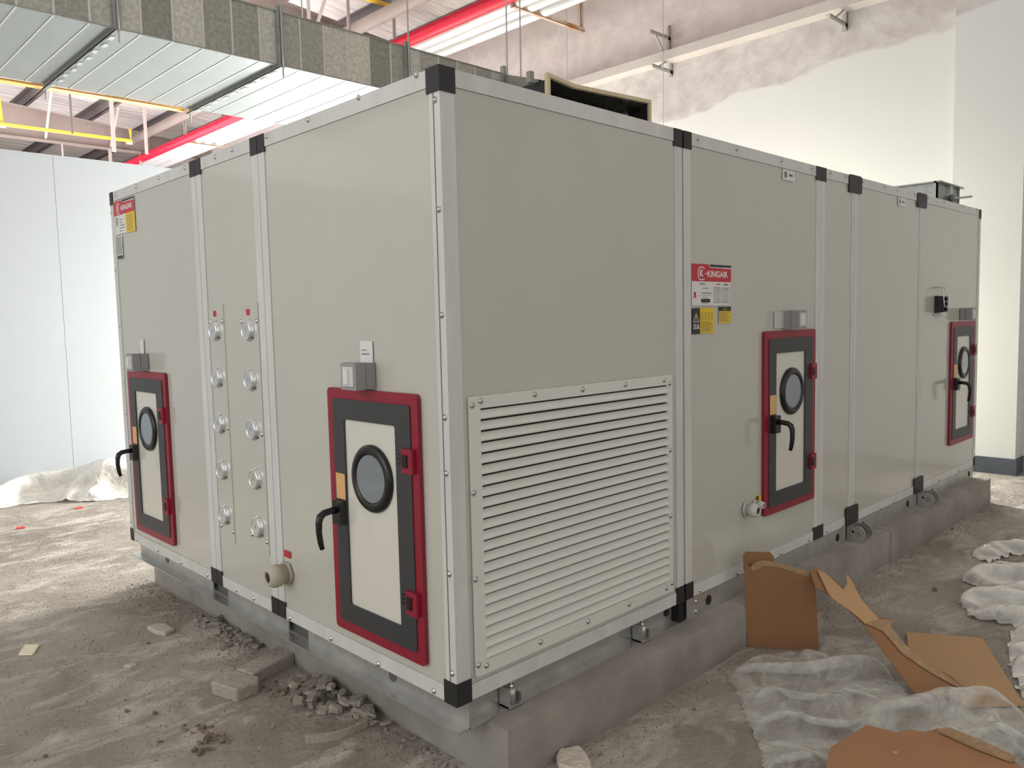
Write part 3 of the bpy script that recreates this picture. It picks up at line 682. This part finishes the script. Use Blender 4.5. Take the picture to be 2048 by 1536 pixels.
for x in (-1.0, .027, 1.042, 2.076):
    MB().box((x-.022, Y0-.03, ZB), (x-.003, Y0, ZT+.03)).box((x+.003, Y0-.03, ZB), (x+.022, Y0, ZT+.03)).make('flange', M_flange, du)
    MB().box((x-.022, Y0-.03, ZB-.016), (x-.003, Y1+.03, ZB)).box((x+.003, Y0-.03, ZB-.016), (x+.022, Y1+.03, ZB)).make('flange', M_flange, du)
    MB().box((x-.024, Y0-.05, ZB-.026), (x+.006, Y1+.07, ZB-.022)).box((x-.024, Y0-.05, ZB-.026), (x-.020, Y1+.07, ZB-.016)).make('hanger_bar', M_flange, du)
    for k in range(9): 
        yy = Y0+.06+k*.15; MB().box((x-.012+(k%2)*.012, yy, ZB-.030), (x+.016+(k%2)*.012, yy+.07, ZB-.026)).make('flange_clip', M_chrome, du)
    for yy in (Y0-.04, Y1+.05): MB().tube([(x, yy, ZB-.09), (x, yy, 6.3)], .006, 6).make('hanger_rod', M_brk, du)
# elbow to the open outlet
mb = MB()
ra = [(3.1, 2.895, 3.0), (3.1, 2.895, 3.345), (3.1, 4.3, 3.345), (3.1, 4.3, 3.0)]
rb = [(2.70, 2.12, 2.62), (2.70, 2.12, 3.05), (3.93, 2.12, 3.05), (3.93, 2.12, 2.62)]
va = [mb.bm.verts.new(p) for p in ra]; vb = [mb.bm.verts.new(p) for p in rb]
for i in range(4): mb.bm.faces.new((va[i], va[(i+1) % 4], vb[(i+1) % 4], vb[i]))
mb.make('elbow', M_galv, du)
for x, y in ((3.10, 2.86), (3.2, 2.80)): MB().tube([(x, y, 3.0), (x+.02, y, 6.2)], .007, 6).make('hanger_rod', M_brk, du)
MB().box((3.06, 2.86, 3.0), (3.09, 2.9, 3.40)).make('flange', M_flange, du)
MB().box((2.62, 2.13, 3.02), (2.66, 2.17, 3.10)).make('flange_clip', M_flange, du)
# open outlet with black lining
ou = empty('duct_outlet', (3.3, 2.0, 2.6), 'open duct mouth lined with black rubber and edged in cream above the unit', 'duct outlet')
xa, xb, zb_, y_a, y_b = 2.665, 3.93, 2.60, 2.0, 2.12
topl = [(xa, 3.068), (xa+.3, 3.040), (xb, 3.090)]
t = .03
fr = MB()
fr.prism([(x, y_a, z) for x, z in topl]+[(x, y_a, z-.028) for x, z in topl[::-1]], (0, .03, 0))
fr.box((xa, y_a, zb_), (xa+.03, y_a+.03, 3.04)).box((xb-.03, y_a, zb_), (xb, y_a+.03, 3.06)).box((xa, y_a, zb_), (xb, y_a+.03, zb_+.03))
fr.make('cream_frame', M_cream, ou)
bm = bmesh.new()
gx, gy = 40, 24
V = [[bm.verts.new((xa+.03+(xb-xa-.06)*i/gx, y_a+.02+.8*j/gy, (3.040+.03*max(0, 1-i/9)+.03*i/gx if j == 0 else 3.03)-.04*(j/gy)+(0 if j == 0 else .018)*noise.noise(Vector((i*.5, j*.35, 0)))+(0 if j == 0 else .012)*noise.noise(Vector((i*1.3, j*.8, 4))))) for j in range(gy+1)] for i in range(gx+1)]
for i in range(gx):
    for j in range(gy): bm.faces.new((V[i][j], V[i+1][j], V[i+1][j+1], V[i][j+1])).smooth = True
me = bpy.data.meshes.new('lining'); bm.to_mesh(me); bm.free(); me.materials.append(M_lining); inst('lining', me, ou)
MB().box((xa+.024, y_a+.02, zb_+.03), (xa+.036, y_a+.82, 3.03)).box((xb-.036, y_a+.02, zb_+.03), (xb-.03, y_a+.82, 3.06)).box((xa+.03, y_a+.8, zb_+.03), (xb-.03, y_a+.82, 3.06)).box((xa+.03, y_a+.02, zb_+.03), (xb-.03, y_a+.82, zb_+.036)).make('lining_walls', M_lining, ou)
for x, y in ((xa+.05, 2.1), (xb-.05, 2.1)): MB().box((x-.02, y-.02, 2.098), (x+.02, y+.02, zb_)).make('prop', M_flange, ou)

# ================================================================ pipes, hangers
tag(MB().tube([(5.60, 3, 5.36), (5.60, 38, 5.36)], .088, 20).make('fire_pipe', M_redp), 'long bright red fire main pipe under the roof', 'pipe')
WG = 'white clad pipes on the rusty hangers'
for x, lab in ((5.86, 'white clad pipe running right beside the red fire pipe'), (6.07, 'middle white clad pipe of the three under the roof'), (6.32, 'white clad pipe nearest the wall of the three under the roof')):
    tag(MB().tube([(x, 3, 5.383), (x, 38, 5.383)], .085, 20).make('clad_pipe', M_whp), lab, 'pipe', WG)
tag(MB().tube([(5.2, 9.15, 5.62), (5.2, 17.85, 5.62)], .095, 16).make('grey_pipe', M_steel), 'fat grey pipe running beyond the red fire pipe up to the far beam', 'pipe')
tag(MB().tube([(5.2, 3.6, 5.62), (5.2, 8.85, 5.62)], .095, 16).make('grey_pipe', M_steel), 'fat grey pipe seen between the duct and the red fire pipe at the top', 'pipe')
def hanger(y, x0, x1, label):
    t = empty('pipe_hanger', ((x0+x1)/2, y, 5.3), label, 'pipe hanger', 'trapeze hangers carrying the pipes')
    MB().box((x0, y-.03, 5.29), (x1, y+.03, 5.296)).box((x0, y-.03, 5.29), (x1, y-.024, 5.34)).make('cross_bar', M_rust, t)
    for x in (x0, x1-.05): MB().box((x, y, 5.29), (x+.05, y+.006, 6.3)).box((x, y, 5.29), (x+.006, y+.05, 6.3)).make('hanger_post', M_rust if x > x0 else M_wht, t)
    for x in (5.86, 6.07, 6.32): MB().tube([(x+.1*math.cos(a*PI/8), y, 5.383+.1*math.sin(a*PI/8)) for a in range(9)]+[(x-.1, y, 5.32)], .009, 6).make('pipe_clip', M_rust, t)
hanger(5.45, 5.77, 7.15, 'rust streaked trapeze pipe hanger nearest, close to the wall')
hanger(15.4, 5.58, 6.5, 'rust streaked trapeze pipe hanger far off beyond the duct')
# yellow conduit with risers and orange pipe
yc = empty('yellow_conduit', (2.8, 13.9, 4.8), 'thin yellow conduit with turned up end in front of the far steel beam', 'conduit')
MB().tube([(-4, 13.95, 4.8), (3.89, 13.8, 4.8), (3.89, 13.8, 5.02)], .03, 10).make('run', M_yel, yc)
MB().tube([(1.83, 13.9, 4.82), (1.80, 13.9, 5.45)], .03, 10).make('riser', M_yel, yc)
for x, z in ((1.83, 4.8), (3.89, 4.8)): MB().lathe([(.05, -.05), (.05, .05)], (x, 13.88, z), 'x', 12).make('fitting', M_wht, yc)
op = tag(MB().tube([(-4, 4.40, 3.0), (1.0, 4.37, 3.0)], .017, 10).make('orange_pipe', M_oran), 'thin orange pipe along the rear edge of the duct', 'pipe')
HG = 'thin steel drop rods and posts hanging in the hall beyond'
for i, (px, ya, yb, r, lab) in enumerate(((142, 220, 267, .022, 'rosy thin drop rod holding the yellow conduit'), (225, 243, 303, .05, 'pale steel drop post left of centre before the far beam'), (291, 258, 308, .04, 'pale steel drop post near the right end of the far beam'),
                                     (220, 303, 325, .05, 'short pale post just above the white partition'), (125, 302, 320, .025, 'short pale rod above the partition near its panel joint'), (281, 310, 330, .04, 'short pale post beside the far end of the red pipe'))):
    yy = 13.6 if i < 3 else 17.98
    a = hit(px, ya, 1, yy); b = hit(px, yb, 1, yy)
    tag(MB().box((a.x-r*.7, yy, b.z), (a.x+r*.7, yy+.02, roofz(a.x)+.19 if i < 3 else 5.47)).make('drop_post', M_wht if i else M_purl), lab, 'hanger post', HG)
# second yellow pipe near the top and near rods above the duct
a = hit(741, 0, 2, 5.8); b = hit(782, 12, 2, 5.8)
tag(MB().tube([a-(b-a)*2, b], .03, 8).make('yellow_conduit', M_yel), 'short length of yellow conduit at the very top above the duct', 'conduit')
RG2 = 'steel drop posts behind the duct'
for px, ya, yb, lab in ((617, 5, 40, 'pale drop post behind the duct, leftmost of three'), (697, 28, 66, 'pale drop post behind the duct, middle of three'), (787, 0, 90, 'thin pale rod behind the duct, rightmost of three')):
    a = hit(px, ya, 1, 8.2); b = hit(px, yb+12, 1, 8.2)
    tag(MB().box((a.x-.025, 8.2, b.z), (a.x+.025, 8.215, roofz(a.x)+.19)).make('drop_post', M_wht), lab, 'hanger post', RG2)
for px, lab in ((1133, 'fine wire hanging in front of the wall right of the duct outlet rods'), (1327, 'fine wire hanging near the angle brackets on the wall')):
    a = hit(px, 0, 0, 7.0); tag(MB().tube([(a.x-.0, a.y, 6.1), (a.x, a.y+.02, 2.6)], .005, 5).make('hanging_wire', M_brk), lab, 'wire')
# wall brackets
BG = 'angle brackets bolted to the wall beside the ledge'
def bracket(y, zt, zb, zarm, down, label):
    t = empty('wall_bracket', (7.28, y, zb), label, 'bracket', BG)
    MB().box((7.25, y-.03, zb), (7.3, y-.022, zt)).box((7.292, y-.03, zb), (7.3, y+.03, zt)).make('upright', M_brk, t)
    MB().box((6.86, y-.03, zarm), (7.3, y-.024, zarm+.045)).box((6.86, y-.03, zarm+.038), (7.3, y+.02, zarm+.045)).make('arm', M_brk, t)
    s = -.28 if down else .2
    MB().prism([(6.95, y-.02, zarm+.02), (6.99, y-.02, zarm+.02), (7.29, y-.02, zarm+s), (7.25, y-.02, zarm+s)], (0, .008, 0)).make('brace', M_brk, t)
bracket(4.13, 5.05, 4.69, 4.86, True, 'steel angle bracket on the wall just above the ledge')
bracket(4.10, 4.56, 4.40, 4.43, False, 'steel angle bracket on the wall just below the ledge')
bracket(1.83, 4.56, 4.37, 4.40, False, 'steel angle bracket below the ledge nearer the top right of the photo')

# ================================================================ rubble and floor clutter
def polybox(pts2, z0, t, name, mt, label, cat, group=None, jit=.0, M=None, bevel=.002):
    mb = MB(); mb.prism([(x, y, z0) for x, y in pts2], (0, 0, t)); o = mb.make(name, mt, None, M, bevel=bevel); tag(o, label, cat, group); return o
def fl(px, py, z=FZ): p = hit(px, py, 2, z); return (p.x, p.y)
def rough_block(name, pts_bottom, h, mt, label, amp=.004, cat='block', group=None):
    bm = bmesh.new(); c = Vector((sum(p[0] for p in pts_bottom)/len(pts_bottom), sum(p[1] for p in pts_bottom)/len(pts_bottom), FZ))
    a = [bm.verts.new((p[0], p[1], FZ-.004)) for p in pts_bottom]; b = [bm.verts.new((p[0], p[1], FZ+h)) for p in pts_bottom]
    n = len(a); bm.faces.new(a[::-1]); bm.faces.new(b)
    for i in range(n): bm.faces.new((a[i], a[(i+1) % n], b[(i+1) % n], b[i]))
    bmesh.ops.bevel(bm, geom=bm.edges[:], offset=.006, segments=1, affect='EDGES')
    bmesh.ops.triangulate(bm, faces=bm.faces); bmesh.ops.subdivide_edges(bm, edges=bm.edges[:], cuts=3, use_grid_fill=True)
    for v in bm.verts: v.co += noise.noise_vector(v.co*22)*amp+noise.noise_vector(v.co*60)*amp*.4
    bmesh.ops.recalc_face_normals(bm, faces=bm.faces)
    me = bpy.data.meshes.new(name); bm.to_mesh(me); bm.free(); me.materials.append(mt); return tag(inst(name, me), label, cat, group)
H = .055; zt = FZ+H
rough_block('paving_brick', [fl(x, y, zt) for x, y in ((421, 1363), (445, 1343), (470, 1340), (519, 1352), (517, 1362), (472, 1380))], H, M_brick, 'pale dusty brick lying in front, with one corner knocked off', .002)
rough_block('paving_brick', [fl(x, y, zt) for x, y in ((471, 1337), (554, 1293), (582, 1295), (588, 1306), (506, 1348))], H, M_brick, 'longer dusty brick touching the plinth behind the pale one', .002)
rough_block('tile_slab', [fl(293, 1252, FZ+.02), fl(316, 1246, FZ+.02), fl(332, 1247, FZ+.02), fl(350, 1257, FZ+.02), fl(330, 1266, FZ+.02), fl(310, 1262, FZ+.02)], .022, M_tile, 'flat pale grey tile shard alone on the dusty floor', .001, 'tile shard')
rough_block('tile_slab', [fl(35, 1311), fl(50, 1290), fl(80, 1290), fl(66, 1311)], .006, mat('cream_shard', rgb(226, 218, 192), .6), 'thin cream coloured square shard on the floor at the left', .0008, 'tile shard')
rough_block('tile_slab', [fl(245, 1336), fl(270, 1328), fl(276, 1333), fl(262, 1337)], .014, M_tile, 'small pale sliver left of the two bricks', .001, 'tile shard')
rough_block('plaster_lump', [fl(1113, 1508, zt-.02), fl(1122, 1498, zt-.02), fl(1160, 1493, zt-.02), fl(1172, 1505, zt-.02), fl(1186, 1540, zt-.02), fl(1150, 1545, zt-.02), fl(1116, 1528, zt-.02)], .04, M_rock, 'white plaster lump at the bottom centre beside the plinth', .006, 'rubble')
# curved strip
mb = MB(); a = Vector(fl(612, 1487)); b = Vector(fl(735, 1455)); pt = []
n = 10; d = (b-a); pr = Vector((-d.y, d.x)).normalized()
o_, i_ = [], []
for k in range(n+1):
    f = k/n; c = a+d*f-pr*.03*math.sin(f*PI); w2 = .010*(1-.7*f); o_.append((c.x+pr.x*w2, c.y+pr.y*w2, FZ)); i_.append((c.x-pr.x*w2, c.y-pr.y*w2, FZ))
mb.prism(o_+i_[::-1], (0, 0, .032)); tag(mb.make('curved_offcut', M_chip, bevel=.002), 'curved grey strip of rubber or mortar lying before the rubble', 'offcut')
# rubble chips
def chip_mesh(seed, flat):
    r = random.Random(seed); bm = bmesh.new(); n = r.randint(5, 7); R = [r.uniform(.6, 1.1) for _ in range(n)]
    a = [bm.verts.new((R[k]*math.cos(2*PI*k/n), R[k]*.75*math.sin(2*PI*k/n), -flat*r.uniform(.8, 1))) for k in range(n)]
    b = [bm.verts.new((R[k]*r.uniform(.75, .95)*math.cos(2*PI*k/n+.1), R[k]*.7*r.uniform(.8, .95)*math.sin(2*PI*k/n+.1), flat*r.uniform(.7, 1.1))) for k in range(n)]
    bm.faces.new(a[::-1]); bm.faces.new(b)
    for k in range(n): bm.faces.new((a[k], a[(k+1) % n], b[(k+1) % n], b[k]))
    bmesh.ops.recalc_face_normals(bm, faces=bm.faces)
    me = bpy.data.meshes.new('rubble_chip'); bm.to_mesh(me); bm.free(); return me
CM = [chip_mesh(i, (.22, .35, .5, .3)[i % 4]) for i in range(8)]; CM2 = [c.copy() for c in CM]
for c in CM: c.materials.append(M_chip)
for c in CM2: c.materials.append(M_chipr)
rn = random.Random(3)
def pile(pxs, n, smin, smax, label, group, ms=CM, high=.02):
    P = [Vector(fl(*p)) for p in pxs]
    for i in range(n):
        c = P[rn.randrange(len(P))].lerp(P[rn.randrange(len(P))], rn.random()); c = c+Vector((rn.gauss(0, .02), rn.gauss(0, .03)))
        if c.x > .115 and -.12 < c.y < 3.16: c.x = .115
        s = rn.uniform(smin, smax); 
        if c.x > .08: c.x -= rn.random()*.06
        fl_ = .25*s
        M = Matrix.Translation((c.x, c.y, FZ+fl_+rn.random()**2*high))@Matrix.Rotation(rn.random()*6.28, 4, 'Z')@Matrix.Rotation(rn.uniform(-.3, .3), 4, 'X')@Matrix.Rotation(rn.uniform(-.3, .3), 4, 'Y')@Matrix.Diagonal((s*1.15, s, s*.7, 1))
        tag(inst('rubble_chip', rn.choice(ms), None, M), label, 'rubble', group)
pile([(400, 1240), (430, 1250), (520, 1290), (470, 1238), (500, 1262), (450, 1290)], 80, .010, .030, 'grey broken mortar chip in the heap by the plinth left of the bricks', 'mortar chips left of the bricks', high=.03)
pile([(640, 1365), (760, 1440), (620, 1420), (690, 1368), (735, 1425), (600, 1400)], 85, .012, .038, 'grey broken mortar chip in the heap by the plinth right of the bricks', 'mortar chips right of the bricks', high=.05)
pile([(385, 1460), (440, 1478), (395, 1500), (430, 1460)], 24, .008, .022, 'brown broken brick crumb in the small heap at bottom left', 'brown crumbs bottom left', CM2, .015)
pile([(780, 1460), (860, 1500), (830, 1470), (900, 1530)], 26, .006, .014, 'small dark crumb along the foot of the plinth near the front corner', 'crumbs near the front corner', high=.005)
pile([(570, 1370), (560, 1395), (590, 1365), (530, 1375)], 16, .008, .018, 'dark crumb lying right behind the two bricks', 'crumbs behind the bricks', CM2, .008)
rough_block('mortar_shard', [fl(465, 1281), fl(500, 1268), fl(518, 1278), fl(490, 1286)], .018, M_chip, 'large flat pointed mortar shard leaning in the heap left of the bricks', .001, 'rubble')
rough_block('mortar_shard', [fl(640, 1385), fl(660, 1370), fl(672, 1372), fl(668, 1386)], .035, M_chip, 'pale angular mortar shard at the back of the heap right of the bricks', .003, 'rubble')
rough_block('mortar_shard', [fl(718, 1440), fl(725, 1425), fl(748, 1424), fl(752, 1440), fl(735, 1447)], .04, M_chip, 'big pale mortar shard at the front of the heap right of the bricks', .003, 'rubble')
# scattered
for px, py, s, k, lab in ((310, 1428, .012, 1, 'brown pebble below left of the pale brick'), (253, 1424, .014, 1, 'reddish pebble on the floor left of the pale brick'), (250, 1402, .011, 0, 'tiny white chip left of the pale brick'), (296, 1288, .013, 1, 'dark pebble just below the flat tile shard'), (185, 1283, .011, 0, 'small pale pebble between the cream shard and the tile shard'),
                          (90, 1515, .012, 1, 'dark pebble near the bottom left corner'), (320, 1486, .013, 1, 'dark pebble left of the brown heap'), (1537, 0, 0, 0, ''), (1388, 1422, .014, 1, 'brown pebble on the floor by the clear film'), (545, 1454, .012, 0, 'grey pebble right below the pale brick'),
                          (468, 1400, .016, 1, 'brown chip in front of the pale brick'), (612, 1405, .022, 0, 'grey flake before the right heap'), (1905, 1060, .02, 1, 'pebble on the floor beyond the plinth step'), (1870, 1180, .018, 1, 'pebble between plinth and white film rolls'), (1760, 1250, .014, 1, 'pebble behind the leaning cardboard')):
    if not s: continue
    p = fl(px, py); tag(inst('pebble', (CM2 if k else CM)[int(px) % 8], None, Matrix.Translation((p[0], p[1], FZ+.4*s))@Matrix.Rotation(px, 4, 'Z')@Matrix.Scale(s, 4)), lab, 'pebble')
for px, py, lab in ((40, 1057, 'bright red scrap of wrapper on the bright floor'), (157, 1017, 'faint pink scrap near the plastic heap')):
    p = fl(px, py); polybox([(p[0]-.03, p[1]-.02), (p[0]+.03, p[1]-.03), (p[0]+.035, p[1]+.025), (p[0]-.02, p[1]+.03)], FZ, .012, 'wrapper_scrap', M_pink, lab, 'scrap')
# fine crumbs: uncountable
bm = bmesh.new(); rc = random.Random(11)
def crumb(x, y, s):
    z = FZ+floorh(x, y); a = rc.random()*6.28; q = [bm.verts.new((x+s*rc.uniform(.6, 1)*math.cos(a+k*2.09), y+s*rc.uniform(.5, 1)*math.sin(a+k*2.09), z-.001)) for k in range(3)]
    t_ = bm.verts.new((x+s*.2, y, z+s*rc.uniform(.4, .9)))
    for k in range(3): bm.faces.new((q[k], q[(k+1) % 3], t_))
for _ in range(2600):
    y = rc.uniform(-.1, 3.2); crumb(.12-abs(rc.gauss(0, .13)), y, rc.uniform(.002, .009))
for _ in range(2600):
    x = rc.uniform(.3, 5.8); crumb(x, -.115-abs(rc.gauss(0, .1)), rc.uniform(.002, .008))
for _ in range(4200):
    x = rc.uniform(-1.3, .1); y = rc.uniform(.2, 6.8); crumb(x, y, rc.uniform(.002, .008))
for _ in range(2600):
    x = rc.uniform(.4, 5.9); y = rc.uniform(-1.6, -.15); crumb(x, y, rc.uniform(.002, .008))
me = bpy.data.meshes.new('floor_crumbs'); bm.to_mesh(me); bm.free(); me.materials.append(M_chipr)
tag(inst('floor_crumbs', me), 'fine grey and brown crumbs of mortar scattered over the dusty floor', 'debris', kind='stuff')

# ================================================================ cardboard
def board(name, pxs, P0, n, th, mt, parent=None):
    n = Vector(n).normalized(); mb = MB(); pts = [hitp(x, y, P0, n) for x, y in pxs]
    mb.prism(pts, n*th); return mb.make(name, mt, parent)
cb = empty('torn_cardboard_box', (1.85, -.3, FZ), 'torn brown cardboard box side standing against the plinth with a flap folded down', 'cardboard')
P0 = Vector((1.75, -.115, 0)); e = Vector((.19, -.25, 0)).normalized(); nA = Vector((e.y, -e.x, 0))
board('upright_side', [(1494, 1290), (1488, 1120), (1500, 1135), (1512, 1124), (1530, 1121), (1548, 1127), (1562, 1127), (1580, 1136), (1595, 1136), (1612, 1146), (1619, 1143), (1631, 1178), (1638, 1303), (1600, 1297), (1560, 1298)], P0, nA, .006, M_card, cb)
board('torn_top_flap', [(1487, 1140), (1486, 1108), (1494, 1103), (1540, 1104), (1547, 1112), (1548, 1128), (1530, 1122), (1505, 1128), (1497, 1150)], P0+Vector((.0, .03, 0)), nA, .006, M_card, cb)
board('torn_edge', [(1500, 1135), (1512, 1123), (1530, 1120), (1562, 1126), (1618, 1143), (1620, 1155), (1560, 1135), (1530, 1131), (1506, 1143)], P0-nA*.0+Vector((-.004, -.004, 0)), nA, .003, M_cardedge, cb)
A = Vector((1.92, -.33, .085)); Bv = Vector((1.76, -.90, -.285)); Cv = Vector((1.93, -.98, -.275)); nS = (Bv-A).cross(Cv-A).normalized()
if nS.z < 0: nS = -nS
board('long_flap', [(1620, 1142), (1636, 1138), (1655, 1150), (1690, 1176), (1700, 1195), (1730, 1232), (1785, 1240), (1772, 1262), (1808, 1292), (1850, 1330), (1900, 1352), (1936, 1385), (1900, 1392), (1850, 1405), (1828, 1386), (1722, 1245), (1680, 1205), (1645, 1183), (1630, 1176)], A, nS, .005, M_card, cb)
nS2 = (nS+Vector((.12, .1, 0))).normalized()
board('pale_inner_ply', [(1634, 1140), (1650, 1146), (1686, 1180), (1694, 1168), (1692, 1150), (1702, 1160), (1722, 1200), (1758, 1240), (1730, 1248), (1704, 1225), (1665, 1198), (1655, 1185)], A+nS*.012, nS, .004, M_card2, cb)
board('torn_edge', [(1728, 1246), (1760, 1240), (1785, 1240), (1780, 1252), (1808, 1288), (1852, 1326), (1880, 1344), (1935, 1382), (1905, 1370), (1860, 1345), (1805, 1308), (1765, 1262)], A+nS*.009, nS, .003, M_cardedge, cb)
polybox([(2.40, -.60), (2.564, -.893), (1.946, -1.207), (1.78, -1.05), (1.95, -.78)], FZ+.012, .006, 'flat_cardboard', M_card2, 'flat tan cardboard sheet lying behind the torn box flap', 'cardboard')
zc = FZ+.115
fb = tag(MB().prism([(*fl(x, y, zc), zc) for x, y in ((1660, 1498), (1733, 1453), (1762, 1460), (1790, 1468), (1822, 1462), (1850, 1467), (1878, 1459), (1925, 1482), (2010, 1512), (2060, 1550), (1990, 1620), (1640, 1610))], (0, 0, .006)).make('flat_cardboard', mat('front_cardboard', rgb(168, 124, 88), .85, var=.1, vscale=5), bevel=.001), 'flat brown cardboard sheet cut off by the bottom edge of the photo', 'cardboard')
MB().prism([(*fl(x, y, zc+.02), zc+.01) for x, y in ((1876, 1458), (1900, 1456), (1960, 1480), (2030, 1512), (2025, 1520), (1950, 1492))], (0, 0, .012)).make('folded_edge', M_cardedge, fb)

# ================================================================ plastic film
def pin(x, y, poly):
    c = False; j = len(poly)-1
    for i in range(len(poly)):
        xi, yi = poly[i]; xj, yj = poly[j]
        if (yi > y) != (yj > y) and x < (xj-xi)*(y-yi)/(yj-yi)+xi: c = not c
        j = i
    return c
def pdist(x, y, poly):
    best = 9; j = len(poly)-1; P = Vector((x, y))
    for i in range(len(poly)):
        a = Vector(poly[j]); b = Vector(poly[i]); ab = b-a; t = max(0, min(1, (P-a).dot(ab)/max(ab.dot(ab), 1e-9))); best = min(best, (P-a-ab*t).length); j = i
    return best
import numpy as np
def film(name, poly, hmax, st, mt, label, seed, edge=.12, ex=(.16, .34), dirv=(1, 0), iters=240, big_f=2.2, stiff=.12):
    """crumpled sheet: a grid with too much material for its footprint, relaxed with gravity so that it buckles into folds"""
    rg = np.random.default_rng(seed)
    dv = Vector(dirv).normalized(); pv = Vector((-dv.y, dv.x))
    Q = [(Vector(p).dot(dv), Vector(p).dot(pv)) for p in poly]
    xs = [p[0] for p in Q]; ys = [p[1] for p in Q]; ids = {}; P = []; B = []
    nx = int((max(xs)-min(xs))/st)+2; ny = int((max(ys)-min(ys))/st)+2
    for i in range(nx):
        for j in range(ny):
            a = min(xs)+i*st; b = min(ys)+j*st
            wob = .025*noise.noise(Vector((a*7, b*7, seed)))
            d = pdist(a, b, Q); 
            if not pin(a, b, Q): d = -d
            if d+wob < 0: continue
            ids[i, j] = len(P); e = min(1, max(0, d)/edge)
            g = .5+.5*noise.noise(Vector((a*big_f, b*big_f, seed+3))); r = max(0, 1-abs(noise.noise(Vector((a*big_f*.8, b*big_f*2.4, seed+5))))*2.2)
            P.append((a, b, hmax*e*(g*.35+r*.75)+.004+rg.random()*st*.5)); B.append(d+wob < st*1.2)
    P = np.array(P); X = P.copy(); B = np.array(B)
    def con(di, dj, rest, k):
        I = []; J = []
        for (i, j), a in ids.items():
            b = ids.get((i+di, j+dj))
            if b is not None: I.append(a); J.append(b)
        return np.array(I), np.array(J), np.full(len(I), rest), np.full(len(I), k)
    ax, ay = st*(1+ex[0]), st*(1+ex[1]); dg = math.hypot(ax, ay)
    C = [con(1, 0, ax, 1), con(0, 1, ay, 1), con(1, 1, dg, .6), con(1, -1, dg, .6), con(2, 0, 2*ax, stiff), con(0, 2, 2*ay, stiff), con(4, 0, 4*ax, stiff*.5), con(0, 4, 4*ay, stiff*.5)]
    I, J, L0, K = [np.concatenate([c[q] for c in C]) for q in range(4)]
    n = len(P); cnt = np.bincount(I, K, n)+np.bincount(J, K, n)+.5; vel = np.zeros_like(X)
    for it in range(iters):
        prev = X.copy(); X = X+vel*.88; X[:, 2] -= .00012
        for _ in range(3):
            D = X[J]-X[I]; l = np.sqrt((D**2).sum(1))+1e-9; f = (K*(l-L0)/l*.5)[:, None]*D
            for q in range(3): X[:, q] += 1.25*(np.bincount(I, f[:, q], n)-np.bincount(J, f[:, q], n))/cnt
            lo = X[:, 2] < .003; X[lo, 2] = .003; X[:, 2] = np.minimum(X[:, 2], P[:, 2]*.5+hmax)
            X[lo, :2] = X[lo, :2]*.6+prev[lo, :2]*.4
        X[B, :2] = P[B, :2]; X[B, 2] = np.minimum(X[B, 2], .012)
        vel = np.clip(X-prev, -.004, .004)
    # one light smoothing pass
    for _ in range(1):
        nb = np.zeros_like(X); c1 = np.zeros(n)
        for c in C[:2]:
            for q in range(3): nb[:, q] += np.bincount(c[0], X[c[1], q], n)+np.bincount(c[1], X[c[0], q], n)
            c1 += np.bincount(c[0], minlength=n)+np.bincount(c[1], minlength=n)
        X = X*.75+.25*nb/np.maximum(c1, 1)[:, None]
    vs = [(dv.x*a+pv.x*b, dv.y*a+pv.y*b, FZ+c) for a, b, c in X]
    F = [(a, ids[i+1, j], ids[i+1, j+1], ids[i, j+1]) for (i, j), a in ids.items() if (i+1, j) in ids and (i, j+1) in ids and (i+1, j+1) in ids]
    me = bpy.data.meshes.new(name); me.from_pydata(vs, [], F); me.shade_smooth(); me.materials.append(mt)
    o = tag(inst(name, me), label, 'plastic film'); sb = o.modifiers.new('smooth', 'SUBSURF'); sb.levels = sb.render_levels = 2
    return o
main = [fl(x, y) for x, y in ((1450, 1365), (1480, 1330), (1560, 1300), (1640, 1312), (1760, 1340), (1830, 1395), (1930, 1400), (2000, 1400), (2080, 1450), (2080, 1600), (1900, 1640), (1600, 1640), (1530, 1560), (1490, 1440))]
film('plastic_sheet', main, .17, .019, M_film, 'large crumpled clear plastic sheet around and under the torn cardboard', 2, .13, (.10, .34), (1, -.6), stiff=.3, big_f=2.6)
rolls = film('plastic_sheet', [fl(x, y) for x, y in ((1905, 1205), (1925, 1190), (2000, 1180), (2100, 1170), (2100, 1280), (2000, 1250), (1930, 1235))], .26, .022, M_film2, 'crumpled milky plastic roll, nearest of the three at the right edge', 5, .08, (.15, .4), (.3, -1), stiff=.3, big_f=3)
film('plastic_sheet', [fl(x, y) for x, y in ((1915, 1165), (1930, 1150), (1980, 1135), (2110, 1130), (2110, 1170), (2000, 1185), (1950, 1178))], .26, .024, M_film2, 'crumpled milky plastic roll, middle of the three at the right edge', 6, .09, (.15, .4), (.3, -1), stiff=.3, big_f=3)
film('plastic_sheet', [fl(x, y) for x, y in ((1935, 1110), (1960, 1100), (2110, 1080), (2110, 1110), (2030, 1115), (1975, 1130))], .24, .026, M_film2, 'crumpled milky plastic roll, farthest of the three at the right edge', 7, .1, (.15, .4), (.3, -1), stiff=.3, big_f=3)
film('plastic_sheet', [fl(x, y) for x, y in ((2015, 1262), (2060, 1250), (2120, 1300), (2120, 1430), (2040, 1400), (2010, 1330))], .1, .02, M_film2, 'narrow crumpled plastic strip at the right edge beside the tan sheet', 8, .06, (.15, .4), (.3, -1), stiff=.3, big_f=3)
film('plastic_sheet', [(-.9, 6.65), (-.2, 6.35), (.3, 6.25), (.6, 5.95), (1.1, 5.75), (1.7, 5.6), (2.2, 6.0), (2.2, 7.05), (-.9, 7.05)], .5, .05, M_film2, 'heap of milky plastic sheeting at the foot of the white partition', 12, .4, (.12, .25), (1, .1), big_f=1.0)
